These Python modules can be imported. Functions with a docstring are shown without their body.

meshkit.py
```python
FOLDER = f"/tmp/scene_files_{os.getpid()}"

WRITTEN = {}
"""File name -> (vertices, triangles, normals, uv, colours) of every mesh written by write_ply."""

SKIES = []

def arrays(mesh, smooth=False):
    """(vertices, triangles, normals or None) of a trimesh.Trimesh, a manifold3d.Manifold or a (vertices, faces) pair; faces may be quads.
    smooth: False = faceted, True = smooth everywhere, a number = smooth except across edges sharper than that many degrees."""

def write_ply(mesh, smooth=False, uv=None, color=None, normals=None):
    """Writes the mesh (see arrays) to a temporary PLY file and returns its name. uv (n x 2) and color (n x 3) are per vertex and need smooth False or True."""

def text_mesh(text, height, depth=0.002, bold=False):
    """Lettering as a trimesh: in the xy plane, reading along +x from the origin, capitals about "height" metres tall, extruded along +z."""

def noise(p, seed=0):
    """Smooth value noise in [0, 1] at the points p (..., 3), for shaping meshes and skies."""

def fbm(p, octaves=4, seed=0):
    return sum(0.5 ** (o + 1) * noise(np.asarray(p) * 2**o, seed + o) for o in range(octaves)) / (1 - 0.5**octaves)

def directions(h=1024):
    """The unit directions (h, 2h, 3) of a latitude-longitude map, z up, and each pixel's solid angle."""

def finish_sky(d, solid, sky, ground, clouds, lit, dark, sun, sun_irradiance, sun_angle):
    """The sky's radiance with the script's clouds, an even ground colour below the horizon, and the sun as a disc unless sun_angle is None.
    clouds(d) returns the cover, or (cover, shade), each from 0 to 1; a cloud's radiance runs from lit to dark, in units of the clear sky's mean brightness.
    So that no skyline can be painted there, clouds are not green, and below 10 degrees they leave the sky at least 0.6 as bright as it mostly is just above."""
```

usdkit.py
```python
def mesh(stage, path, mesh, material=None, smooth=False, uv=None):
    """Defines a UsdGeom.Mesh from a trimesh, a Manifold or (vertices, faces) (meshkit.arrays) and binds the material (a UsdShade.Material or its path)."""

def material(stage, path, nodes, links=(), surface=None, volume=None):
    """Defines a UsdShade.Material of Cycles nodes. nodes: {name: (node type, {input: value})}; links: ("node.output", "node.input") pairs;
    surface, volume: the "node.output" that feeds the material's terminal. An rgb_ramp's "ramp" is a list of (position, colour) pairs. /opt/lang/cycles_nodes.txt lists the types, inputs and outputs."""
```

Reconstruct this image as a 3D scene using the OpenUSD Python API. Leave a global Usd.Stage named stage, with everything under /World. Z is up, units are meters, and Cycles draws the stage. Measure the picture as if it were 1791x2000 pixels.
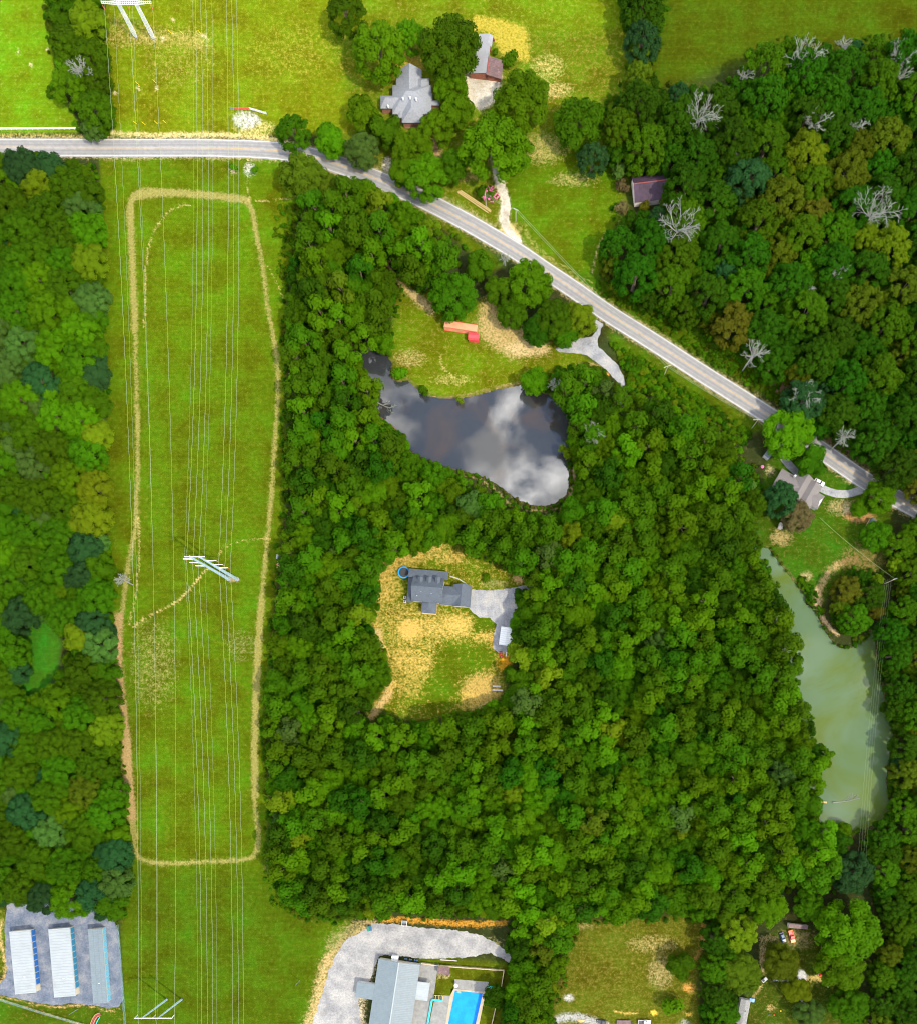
import math, random
import numpy as np, trimesh, usdkit, meshkit
from pxr import Gf, Sdf, Usd, UsdGeom, UsdLux, UsdShade, Vt
from PIL import Image, ImageDraw
from scipy import ndimage
from scipy.interpolate import CubicSpline
from shapely.geometry import Polygon, LineString

stage = Usd.Stage.CreateInMemory()
UsdGeom.SetStageUpAxis(stage, UsdGeom.Tokens.z)
UsdGeom.SetStageMetersPerUnit(stage, 1.0)
UsdGeom.Xform.Define(stage, '/World')
UsdGeom.Scope.Define(stage, '/World/Looks')

# ---------------------------------------------------------------- camera, sky, sun
S = 0.22                      # metres of ground per pixel of the photograph
NX, NY = 1000.0, 1450.0       # the point of the photograph straight below the camera
ALT = 320.0                   # flying height
FOCAL = 24.0
cam = UsdGeom.Camera.Define(stage, '/World/camera')
cam.AddTranslateOp().Set(Gf.Vec3d(0, 0, ALT))
cam.CreateFocalLengthAttr(FOCAL)
cam.CreateHorizontalApertureAttr(FOCAL * 1791 * S / ALT)
cam.CreateVerticalApertureAttr(FOCAL * 2000 * S / ALT)
cam.CreateHorizontalApertureOffsetAttr(FOCAL * (895.5 - NX) * S / ALT)
cam.CreateVerticalApertureOffsetAttr(FOCAL * (NY - 1000.0) * S / ALT)
cam.CreateClippingRangeAttr(Gf.Vec2f(1.0, 20000.0))
cam.CreateExposureAttr(1.02)

SUN_AZ = math.atan2(0.80, -0.60)      # direction towards the sun: right and down in the photograph
SUN_EL = math.radians(52)
sun = UsdLux.DistantLight.Define(stage, '/World/sun')
sun.CreateIntensityAttr(0.68)
sun.CreateAngleAttr(1.2)
sun.CreateNormalizeAttr(True)
sun.CreateColorAttr(Gf.Vec3f(1.0, 0.90, 0.70))
sdir = Gf.Vec3d(math.sin(SUN_AZ) * math.cos(SUN_EL), math.cos(SUN_AZ) * math.cos(SUN_EL), math.sin(SUN_EL))
sun.AddTransformOp().Set(Gf.Matrix4d().SetRotate(Gf.Rotation(Gf.Vec3d(0, 0, 1), sdir)))

sky_mat = usdkit.material(stage, '/World/Looks/sky_look', {
    'co': ('texture_coordinate', {}),
    'sep': ('separate_xyz', {}),
    'zc': ('math', {'math_type': 'maximum', 'value2': 0.08}),
    'u': ('math', {'math_type': 'divide'}),
    'v': ('math', {'math_type': 'divide'}),
    'uv': ('combine_xyz', {'z': 0.0}),
    'mp': ('mapping', {'location': (2.70, 5.13, 0.0), 'scale': (1, 1, 1)}),
    'n': ('noise_texture', {'scale': 5.5, 'detail': 6.0, 'roughness': 0.55, 'distortion': 0.4}),
    'cover': ('map_range', {'from_min': 0.46, 'from_max': 0.55, 'to_min': 0.0, 'to_max': 0.96, 'clamp': True}),
    'n2': ('noise_texture', {'scale': 9.0, 'detail': 4.0, 'roughness': 0.5}),
    'ramp': ('rgb_ramp', {'ramp': [(0.0, (4.8, 4.7, 4.6)), (0.46, (5.8, 5.7, 5.6)), (0.55, (11.8, 11.7, 11.5)), (0.64, (24, 23.6, 22.8)), (1.0, (30, 29.3, 28))]}),
    'sky': ('sky_texture', {'sky_type': 'single_scattering', 'sun_disc': False, 'sun_elevation': SUN_EL, 'sun_rotation': SUN_AZ}),
    'mix': ('mix_color', {'use_clamp': True}),
    'bg': ('background_shader', {'strength': 0.15}),
}, [('co.generated', 'sep.vector'), ('sep.z', 'zc.value1'), ('sep.x', 'u.value1'), ('zc.value', 'u.value2'), ('sep.y', 'v.value1'), ('zc.value', 'v.value2'),
    ('u.value', 'uv.x'), ('v.value', 'uv.y'), ('uv.vector', 'mp.vector'), ('mp.vector', 'n.vector'), ('n.fac', 'cover.value'),
    ('mp.vector', 'n2.vector'), ('n2.fac', 'ramp.fac'), ('cover.result', 'mix.fac'), ('sky.color', 'mix.a'), ('ramp.color', 'mix.b'), ('mix.result', 'bg.color')],
    surface='bg.background')
dome = UsdLux.DomeLight.Define(stage, '/World/sky')
UsdShade.MaterialBindingAPI.Apply(dome.GetPrim()).Bind(sky_mat)
dome.GetPrim().SetCustomDataByKey('kind', 'structure')

# ---------------------------------------------------------------- helpers
def W(px, py, h=0.0):
    """World x, y of the thing that shows at a pixel of the photograph and stands h metres above the ground."""
    k = S * (ALT - h) / ALT
    return ((px - NX) * k, -(py - NY) * k)

used = {}
def numbered(parent, name):
    k = (parent, name)
    used[k] = used.get(k, -1) + 1
    return f'{parent}/{name}' if used[k] == 0 else f'{parent}/{name}_{used[k]:03d}'

def tag(o, label=None, cat=None, group=None, kind=None):
    p = o if isinstance(o, Usd.Prim) else o.GetPrim()
    for k, v in (('label', label), ('category', cat), ('group', group), ('kind', kind)):
        if v:
            p.SetCustomDataByKey(k, v)
    return o

def thing(name, label, cat, loc=(0, 0, 0), rot=0.0, group=None):
    x = UsdGeom.Xform.Define(stage, numbered('/World', name))
    x.AddTranslateOp().Set(Gf.Vec3d(*[float(c) for c in loc]))
    x.AddRotateZOp().Set(float(rot))
    tag(x, label, cat, group)
    return x

def write_mesh(path, v, f, mat, normals=None, primvars=None):
    m = UsdGeom.Mesh.Define(stage, path)
    f = np.asarray(f, np.int32)
    m.CreatePointsAttr(Vt.Vec3fArray.FromNumpy(np.ascontiguousarray(v, np.float32)))
    m.CreateFaceVertexCountsAttr(Vt.IntArray.FromNumpy(np.full(len(f), f.shape[1], np.int32)))
    m.CreateFaceVertexIndicesAttr(Vt.IntArray.FromNumpy(f.ravel()))
    m.CreateSubdivisionSchemeAttr('none')
    if normals is not None:
        m.CreateNormalsAttr(Vt.Vec3fArray.FromNumpy(np.ascontiguousarray(normals, np.float32)))
        m.SetNormalsInterpolation('vertex')
    for k, a in (primvars or {}).items():
        a = np.ascontiguousarray(a, np.float32)
        if a.ndim == 2:
            UsdGeom.PrimvarsAPI(m).CreatePrimvar(k, Sdf.ValueTypeNames.Color3fArray, 'vertex').Set(Vt.Vec3fArray.FromNumpy(a))
        else:
            UsdGeom.PrimvarsAPI(m).CreatePrimvar(k, Sdf.ValueTypeNames.FloatArray, 'vertex').Set(Vt.FloatArray.FromNumpy(a))
    UsdShade.MaterialBindingAPI.Apply(m.GetPrim()).Bind(mat)
    return m

def rot2(x, y, deg):
    c, s = math.cos(math.radians(deg)), math.sin(math.radians(deg))
    return x * c - y * s, x * s + y * c

class MB:
    """Collects simple solids and writes them as one mesh."""
    def __init__(self):
        self.v, self.f, self.n = [], [], 0
    def add(self, v, f):
        v, f = np.asarray(v, float), np.asarray(f, int)
        if f.shape[1] == 4:
            f = np.vstack([f[:, [0, 1, 2]], f[:, [0, 2, 3]]])
        self.v.append(v); self.f.append(f + self.n); self.n += len(v)
        return self
    def tm(self, m):
        return self.add(m.vertices, m.faces)
    def box(self, c, s, rz=0.0):
        m = trimesh.creation.box(s)
        v = np.array(m.vertices)
        x, y = rot2(v[:, 0], v[:, 1], rz)
        return self.add(np.stack([x + c[0], y + c[1], v[:, 2] + c[2]], 1), m.faces)
    def rbox(self, c, s, b=0.05, rz=0.0):
        """Box with chamfered edges."""
        h = np.array(s) / 2
        b = min(b, h.min() * 0.6)
        pts = []
        for sx in (-1, 1):
            for sy in (-1, 1):
                for sz in (-1, 1):
                    for k in range(3):
                        p = h.copy(); p[k] = h[k]
                        for j in range(3):
                            if j != k: p[j] = h[j] - b
                        pts.append(p * [sx, sy, sz])
        m = trimesh.convex.convex_hull(np.array(pts))
        v = np.array(m.vertices)
        x, y = rot2(v[:, 0], v[:, 1], rz)
        return self.add(np.stack([x + c[0], y + c[1], v[:, 2] + c[2]], 1), m.faces)
    def hull(self, pts):
        return self.tm(trimesh.convex.convex_hull(np.asarray(pts, float)))
    def prism(self, poly, z0, z1):
        p = poly if isinstance(poly, Polygon) else Polygon(poly)
        if not p.is_valid:
            p = p.buffer(0)
        for g in getattr(p, 'geoms', [p]):
            m = trimesh.creation.extrude_polygon(g, z1 - z0, engine='earcut')
            m.apply_translation([0, 0, z0]); self.tm(m)
        return self
    def tube(self, pts, r, sides=6):
        p = np.asarray(pts, float)
        r = np.broadcast_to(np.asarray(r, float), (len(p),))
        t = np.gradient(p, axis=0); t /= np.linalg.norm(t, axis=1, keepdims=True) + 1e-9
        a = np.cross(t, np.where(np.abs(t[:, 2:]) < 0.9, [0, 0, 1.0], [1.0, 0, 0])); a /= np.linalg.norm(a, axis=1, keepdims=True) + 1e-9
        b = np.cross(t, a); g = np.arange(sides) * 2 * np.pi / sides
        v = (p[:, None] + r[:, None, None] * (np.cos(g)[None, :, None] * a[:, None] + np.sin(g)[None, :, None] * b[:, None])).reshape(-1, 3)
        i, j = np.meshgrid(np.arange(len(p) - 1), np.arange(sides), indexing='ij')
        q = np.stack([i * sides + j, i * sides + (j + 1) % sides, (i + 1) * sides + (j + 1) % sides, (i + 1) * sides + j], -1).reshape(-1, 4)[:, ::-1]
        self.add(v, q)
        n = len(v)
        for base, flip in ((0, False), ((len(p) - 1) * sides, True)):
            idx = [base + k for k in range(sides)]
            tri = [(idx[0], idx[k], idx[k + 1]) for k in range(1, sides - 1)]
            self.f.append(np.array([t_[::-1] if flip else t_ for t_ in tri]) + self.n - n)
        return self
    def cyl(self, c, r, h, sides=16, r2=None):
        return self.tube([(c[0], c[1], c[2]), (c[0], c[1], c[2] + h)], [r, r if r2 is None else r2], sides)
    def bar(self, a, b, w):
        return self.tube([a, b], w / 2 * 1.2, 4)
    def build(self, name, mat, parent=None, label=None, cat=None, group=None, kind=None, smooth=False):
        par = '/World' if parent is None else str(parent.GetPath())
        v, f = np.vstack(self.v), np.vstack(self.f)
        m = usdkit.mesh(stage, numbered(par, name), (v, f), mat, smooth=smooth)
        tag(m, label, cat, group, kind)
        return m

# ---------------------------------------------------------------- materials
def plain(name, col, rough=0.7, var=0.12, scale=1.2, metal=0.0, spec=0.4, bump=0.0, bscale=6.0, stain=None, stain_scale=0.25, stain_lo=0.55):
    """A painted / mineral / metal surface: base colour with uneven tone, optional stains and fine relief."""
    c = np.array(col, float)
    nodes = {'g': ('geometry', {}), 'n': ('noise_texture', {'scale': scale, 'detail': 5.0, 'roughness': 0.65}),
             'r': ('rgb_ramp', {'ramp': [(0.25, tuple(np.clip(c * (1 - 2.2 * var), 0, 1))), (0.5, tuple(c)), (0.75, tuple(np.clip(c * (1 + 1.8 * var), 0, 1)))]}),
             'p': ('principled_bsdf', {'roughness': rough, 'metallic': metal, 'specular_ior_level': spec})}
    links = [('g.position', 'n.vector'), ('n.fac', 'r.fac')]
    out = 'r.color'
    if stain is not None:
        nodes['sn'] = ('noise_texture', {'scale': stain_scale, 'detail': 6.0, 'roughness': 0.7})
        nodes['sm'] = ('map_range', {'from_min': stain_lo, 'from_max': stain_lo + 0.15, 'to_min': 0.0, 'to_max': 0.8, 'clamp': True})
        nodes['mx'] = ('mix_color', {'b': tuple(stain)})
        links += [('g.position', 'sn.vector'), ('sn.fac', 'sm.value'), ('sm.result', 'mx.fac'), (out, 'mx.a')]
        out = 'mx.result'
    links.append((out, 'p.base_color'))
    if bump:
        nodes['bn'] = ('noise_texture', {'scale': bscale, 'detail': 4.0, 'roughness': 0.7})
        nodes['b'] = ('bump', {'strength': bump, 'distance': 0.1})
        links += [('g.position', 'bn.vector'), ('bn.fac', 'b.height'), ('b.normal', 'p.normal')]
    return usdkit.material(stage, '/World/Looks/' + name, nodes, links, surface='p.BSDF')

M = {}
M['white_metal'] = plain('white_metal', (0.259, 0.290, 0.313), 0.45, 0.05, 0.25, stain=(0.22, 0.245, 0.255), stain_scale=0.13, stain_lo=0.56)
M['grey_metal'] = plain('grey_metal', (0.40, 0.48, 0.52), 0.45, 0.12, 0.5, spec=0.5)
M['galv_metal'] = plain('galv_metal', (0.127, 0.164, 0.190), 0.4, 0.06, 0.6, spec=0.6)
M['white_steel'] = plain('white_steel', (0.527, 0.561, 0.595), 0.45, 0.04)
M['blue_steel'] = plain('blue_steel', (0.288, 0.400, 0.480), 0.4, 0.05)
M['wire_metal'] = plain('wire_metal', (0.26, 0.31, 0.20), 0.5, 0.03)
M['seam_white'] = plain('seam_white', (0.22, 0.25, 0.275), 0.5, 0.05)
M['seam_grey'] = plain('seam_grey', (0.13, 0.17, 0.20), 0.5, 0.06)
M['dark_shingle'] = plain('dark_shingle', (0.072, 0.089, 0.115), 0.85, 0.16, 2.5, bump=0.5, bscale=9, stain=(0.045, 0.058, 0.076), stain_scale=0.35, stain_lo=0.52)
M['light_shingle'] = plain('light_shingle', (0.195, 0.207, 0.234), 0.85, 0.13, 1.6, bump=0.4, bscale=9, stain=(0.19, 0.20, 0.22), stain_scale=0.22)
M['tan_shingle'] = plain('tan_shingle', (0.140, 0.128, 0.128), 0.85, 0.15, 2.2, bump=0.4, bscale=9)
M['trailer_shingle'] = plain('trailer_shingle', (0.192, 0.192, 0.192), 0.85, 0.2, 2.2, bump=0.4, bscale=9)
M['barn_roof'] = plain('barn_roof', (0.225, 0.231, 0.253), 0.5, 0.08, 0.4, stain=(0.26, 0.24, 0.24))
M['maroon_metal'] = plain('maroon_metal', (0.115, 0.070, 0.072), 0.6, 0.2, 0.6, stain=(0.24, 0.15, 0.15), stain_scale=0.4)
M['purple_metal'] = plain('purple_metal', (0.040, 0.022, 0.042), 0.75, 0.22, 0.35, stain=(0.075, 0.045, 0.072), stain_scale=0.12, stain_lo=0.5)
M['ridge_red'] = plain('ridge_red', (0.20, 0.05, 0.045), 0.6, 0.15)
M['red_wood'] = plain('red_wood', (0.24, 0.085, 0.05), 0.8, 0.15)
M['white_wall'] = plain('white_wall', (0.442, 0.442, 0.433), 0.7, 0.05)
M['beige_wall'] = plain('beige_wall', (0.425, 0.391, 0.306), 0.75, 0.08)
M['brick_wall'] = plain('brick_wall', (0.27, 0.13, 0.09), 0.9, 0.2, 3)
M['door_blue'] = plain('door_blue', (0.015, 0.10, 0.33), 0.45, 0.06)
M['door_teal'] = plain('door_teal', (0.02, 0.16, 0.28), 0.45, 0.06)
M['door_light'] = plain('door_light', (0.12, 0.34, 0.46), 0.45, 0.06)
M['orange_steel'] = plain('orange_steel', (0.576, 0.240, 0.128), 0.6, 0.10, 0.5, stain=(0.55, 0.2, 0.08), stain_scale=0.5, stain_lo=0.6)
M['red_steel'] = plain('red_steel', (0.60, 0.045, 0.055), 0.5, 0.08)
M['red_paint'] = plain('red_paint', (0.62, 0.03, 0.02), 0.35, 0.05, spec=0.5)
M['orange_paint'] = plain('orange_paint', (0.72, 0.22, 0.02), 0.35, 0.05, spec=0.5)
M['blue_paint'] = plain('blue_paint', (0.02, 0.07, 0.17), 0.3, 0.05, spec=0.5)
M['white_paint'] = plain('white_paint', (0.66, 0.68, 0.70), 0.3, 0.03, spec=0.5)
M['turquoise'] = plain('turquoise', (0.02, 0.52, 0.60), 0.5, 0.06)
M['ring_blue'] = plain('ring_blue', (0.01, 0.26, 0.62), 0.5, 0.05)
M['black_mesh'] = plain('black_mesh', (0.035, 0.037, 0.042), 0.8, 0.1)
M['rubber'] = plain('rubber', (0.02, 0.02, 0.02), 0.9, 0.1)
M['glass_dark'] = plain('glass_dark', (0.02, 0.03, 0.035), 0.1, 0.05, spec=0.7)
M['dark_box'] = plain('dark_box', (0.05, 0.055, 0.06), 0.6, 0.15)
M['green_steel'] = plain('green_steel', (0.01, 0.16, 0.09), 0.5, 0.1)
M['pale_wood'] = plain('pale_wood', (0.493, 0.357, 0.153), 0.8, 0.12, 2.0)
M['pole_wood'] = plain('pole_wood', (0.36, 0.31, 0.26), 0.85, 0.12)
M['grey_wood'] = plain('grey_wood', (0.55, 0.50, 0.46), 0.85, 0.15, 2)
M['bark'] = plain('bark', (0.14, 0.11, 0.08), 0.95, 0.2, 1.5, bump=0.5)
M['dead_wood'] = plain('dead_wood', (0.205, 0.215, 0.19), 0.9, 0.12, 0.8)
M['insulator'] = plain('insulator', (0.50, 0.10, 0.05), 0.4, 0.1)
M['yellow_guard'] = plain('yellow_guard', (0.75, 0.55, 0.02), 0.5, 0.05)
M['pink'] = plain('pink', (0.62, 0.12, 0.28), 0.7, 0.15)
M['concrete'] = plain('concrete', (0.200, 0.200, 0.196), 0.9, 0.14, 0.5, bump=0.15, stain=(0.16, 0.16, 0.16), stain_scale=0.35, stain_lo=0.52)
M['coping'] = plain('coping', (0.320, 0.272, 0.192), 0.85, 0.08, 0.5, stain=(0.44, 0.40, 0.32), stain_scale=0.3)
M['pool_tile'] = plain('pool_tile', (0.01, 0.33, 0.78), 0.6, 0.06, 0.35, stain=(0.006, 0.24, 0.62), stain_scale=0.22, stain_lo=0.48)
M['tan_fence'] = plain('tan_fence', (0.45, 0.36, 0.24), 0.85, 0.2, 1.0)
M['chain_link'] = plain('chain_link', (0.24, 0.42, 0.40), 0.5, 0.1)
M['tarp_blue'] = plain('tarp_blue', (0.16, 0.30, 0.52), 0.7, 0.1)
M['straw_bale'] = plain('straw_bale', (0.45, 0.33, 0.12), 0.95, 0.2, 3)
# ---------------------------------------------------------------- the shapes of the land, traced in photo pixels
POND = [(700,668),(716,672),(729,672),(734,687),(754,692),(764,709),(759,734),(776,746),(796,743),(813,758),(835,772),(862,778),(899,778),(936,770),(972,761),(1017,752),(1041,760),(1075,772),(1098,790),(1106,807),(1111,837),(1110,869),(1109,906),(1111,942),(1105,967),(1083,982),(1058,988),(1034,984),(1004,970),(985,952),(948,933),(911,918),(879,913),(837,896),(800,879),(790,852),(770,832),(750,817),(733,802),(738,770),(736,746),(718,734),(700,706)]
LAKE = [(1464,1064),(1478,1066),(1500,1072),(1520,1098),(1545,1128),(1560,1150),(1576,1165),(1573,1178),(1591,1190),(1598,1210),(1611,1232),(1626,1257),(1643,1268),(1661,1268),(1678,1257),(1690,1250),(1705,1232),(1710,1262),(1712,1305),(1722,1345),(1732,1387),(1745,1432),(1738,1470),(1730,1525),(1734,1560),(1743,1575),(1724,1600),(1690,1620),(1666,1625),(1612,1630),(1585,1595),(1580,1555),(1575,1500),(1560,1440),(1545,1380),(1532,1300),(1520,1222),(1505,1150),(1490,1100)]
SWIM = [(888.7,1935.4),(942.6,1941),(929,2000),(922,2031),(868.5,2031),(875.6,2000)]
HOUSE_CLEARING = [(736,1158),(734,1190),(731,1225),(738,1252),(754,1277),(760,1308),(749,1341),(731,1371),(716,1397),(729,1413),(747,1386),(769,1400),(823,1411),(881,1395),(937,1386),(977,1364),(988,1342),(981,1315),(997,1297),(993,1266),(1001,1225),(997,1203),(1006,1185),(1001,1158),(1030,1145),(1026,1127),(999,1116),(948,1095),(892,1064),(870,1053),(850,1062),(836,1074),(800,1085),(765,1089),(742,1125)]
ROW = [(197,305),(560,305),(600,330),(590,380),(575,430),(572,480),(560,560),(556,650),(558,720),(556,800),(556,900),(556,1000),(548,1050),(543,1100),(535,1200),(526,1300),(516,1400),(520,1500),(525,1600),(515,1700),(545,1770),(620,1800),(690,1795),(660,1850),(605,2040),(242,2040),(240,1790),(248,1700),(240,1560),(232,1440),(222,1330),(217,1250),(212,1120),(205,1000),(203,880),(203,700),(198,500)]
NW_FIELD = [(-90,-90),(130,-90),(100,60),(110,180),(150,235),(152,258),(-90,258)]
N_FIELD = [(190,-90),(720,-90),(720,262),(205,266),(212,220),(200,120)]
NE_FIELD = [(880,-90),(1240,-90),(1230,80),(1215,190),(1060,190),(960,130),(880,60)]
DARK_FIELD = [(1240,-90),(1880,-90),(1880,90),(1500,100),(1330,170),(1240,190)]
E_YARD_N = [(985,300),(1080,250),(1210,320),(1205,430),(1170,540),(1100,540),(1020,475),(985,400)]
LAWN = [(790,545),(840,560),(870,620),(950,580),(960,580),(1010,640),(1100,670),(1135,690),(1190,735),(1100,740),(1020,752),(900,785),(830,775),(770,740),(755,690),(765,640),(775,585)]
E_YARD = [(1480,1080),(1475,1010),(1500,900),(1540,880),(1700,960),(1740,1000),(1740,1060),(1720,1110),(1690,1130),(1640,1120),(1600,1190),(1545,1130)]
S_FIELD = [(1065,2040),(1085,1950),(1110,1850),(1125,1800),(1380,1785),(1375,1850),(1360,1920),(1370,2040)]
SE_YARD = [(1440,2040),(1450,1960),(1480,1900),(1490,1830),(1570,1800),(1605,1850),(1600,1920),(1680,1930),(1660,2040)]
W_CLEARING = [(62,1205),(92,1212),(120,1255),(112,1310),(85,1352),(38,1368),(30,1345),(58,1300),(50,1245)]
POOL_LAWN = [(823,1870),(990,1880),(1000,1940),(960,2040),(840,2040)]
LOT = [(14.5,1762),(9,1809),(11,1867),(14,1893),(11.6,1909),(-8,1932),(-90,1934),(-90,1940),(0,1944),(29,1950),(72.6,1960),(104.5,1963.6),(138,1961),(181.5,1963.6),(210.5,1971),(232,1967),(242.4,1954),(239.5,1925),(232,1823),(222,1795),(220,1762)]
LOOP_ROAD = [(598,2040),(610.7,2000),(644,1895),(661,1856),(683,1831),(714,1817),(731,1803),(775,1806),(817,1812),(887,1817),(943,1828),(982,1853.5),(1000,1868),(1000,1888),(982,1873),(957,1862),(915,1870),(859,1873),(823,1873),(781,1868),(740,1868),(731,1890),(719.6,1920.5),(700,1951),(706,2000),(700,2040)]
HOUSE_GRAVEL = [(917,1150),(932,1152.5),(963,1153),(994.5,1149),(1030,1141),(1050,1150),(1035,1180),(1012,1205),(1004,1230),(1003,1262),(990,1274),(975.8,1276),(963,1268),(964,1240),(969.5,1220),(957,1206.5),(936.7,1206),(916,1190)]
Y_DRIVE = [(1160,622),(1178,633),(1166,664),(1168,676),(1190.6,697),(1208,715.5),(1220,745),(1225,790),(1213,832),(1203,862),(1193,860),(1201,830),(1209,790),(1204,744),(1187,726.5),(1166,708),(1145,693),(1133,690),(1092,687),(1083,680),(1111,670),(1131.6,660),(1154,656.5),(1166,643),(1156,630)]

PAD, RS = 110, 2           # photo pixels of margin, pixels per raster cell
RW, RH = (1791 + 2 * PAD) // RS + 1, (2000 + 2 * PAD) // RS + 1
def raster(polys, width=None):
    im = Image.new('L', (RW, RH), 0)
    d = ImageDraw.Draw(im)
    for p in polys:
        q = [((x + PAD) / RS, (y + PAD) / RS) for x, y in p]
        if width is None:
            d.polygon(q, fill=255)
        else:
            d.line(q, fill=255, width=max(1, int(round(width / RS))), joint='curve')
    return np.asarray(im, float) / 255
def soft(m, s):
    return ndimage.gaussian_filter(m, s / RS)
def region(poly, s=5):
    return soft(raster([poly]), s)
def strip(pts, w, s=1.5):
    p = np.array(pts, float)
    if len(p) > 3:
        t = np.concatenate([[0], np.cumsum(np.hypot(*np.diff(p, axis=0).T))])
        p = CubicSpline(t, p)(np.linspace(0, t[-1], int(t[-1] / 6) + 2))
    return soft(raster([p.tolist()], w), s)
def spot(x, y, rx, ry=None, p=2.0):
    ry = rx if ry is None else ry
    yy, xx = np.mgrid[0:RH, 0:RW]
    d = np.sqrt(((xx * RS - PAD - x) / rx) ** 2 + ((yy * RS - PAD - y) / ry) ** 2)
    return np.clip(1 - d ** p, 0, 1)

GC = np.empty((RH, RW, 3)); GC[:] = (0.032, 0.042, 0.012)       # colour of what grows
DC = np.empty((RH, RW, 3)); DC[:] = (0.16, 0.11, 0.055)        # colour of what is bare or dry
DF = np.full((RH, RW), 0.12)                                   # how much of it is bare or dry
def grow(m, col, dry=None, cover=None):
    k = m[..., None]
    GC[:] = GC * (1 - k) + np.array(col) * k
    if dry is not None:
        DC[:] = DC * (1 - k) + np.array(dry) * k
    if cover is not None:
        DF[:] = DF * (1 - m) + cover * m
def bare(m, col=None, cover=0.8):
    if col is not None:
        k = np.clip(m * 2, 0, 1)[..., None]
        DC[:] = DC * (1 - k) + np.array(col) * k
    DF[:] = np.maximum(DF, DF * (1 - m) + cover * m)
HAY, STRAW, CLAY, SAND, DIRT, CREAM = (0.27, 0.23, 0.06), (0.50, 0.345, 0.085), (0.42, 0.20, 0.03), (0.66, 0.49, 0.22), (0.24, 0.17, 0.09), (0.62, 0.55, 0.42)

grow(region(ROW, 3), (0.066, 0.116, 0.003), (0.15, 0.145, 0.02), 0.20)
grow(region([(197,305),(600,305),(590,700),(200,700)], 60) * region(ROW, 3), (0.074, 0.132, 0.003))
grow(region([(240,1700),(560,1700),(640,1790),(600,2040),(240,2040)], 20), (0.050, 0.094, 0.003), (0.12, 0.13, 0.02), 0.18)
grow(region(NW_FIELD, 2), (0.105, 0.205, 0.005), (0.30, 0.33, 0.08), 0.16)  # this and the next field: drier grass, also lightened to stand for sun
grow(region(N_FIELD, 2), (0.118, 0.162, 0.004), (0.28, 0.25, 0.035), 0.22)
grow(region(NE_FIELD, 3), (0.102, 0.165, 0.004), (0.27, 0.25, 0.045), 0.24)
grow(region([(700,-90),(900,-90),(900,70),(860,60),(700,70)], 8), (0.10, 0.155, 0.004), (0.26, 0.22, 0.05), 0.25)
grow(region(DARK_FIELD, 12), (0.048, 0.080, 0.003), (0.11, 0.11, 0.015), 0.16)  # darker grass colour carries the cloud shade lying over this field
grow(region([(640,60),(1240,60),(1220,420),(1060,540),(940,460),(760,380),(600,300),(700,240)], 8), (0.085, 0.135, 0.004), (0.26, 0.20, 0.045), 0.3)
grow(region(E_YARD_N, 6), (0.066, 0.125, 0.003), (0.22, 0.19, 0.04), 0.18)
grow(region(LAWN, 4), (0.090, 0.132, 0.003), (0.26, 0.20, 0.05), 0.25)
grow(region(E_YARD, 5), (0.036, 0.090, 0.004), (0.17, 0.125, 0.04), 0.2)
grow(region(S_FIELD, 4), (0.070, 0.085, 0.005), (0.18, 0.15, 0.03), 0.33)
grow(region(SE_YARD, 4), (0.036, 0.062, 0.004), (0.17, 0.13, 0.04), 0.25)
grow(region(W_CLEARING, 3), (0.03, 0.14, 0.008), (0.06, 0.12, 0.01), 0.1)
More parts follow.
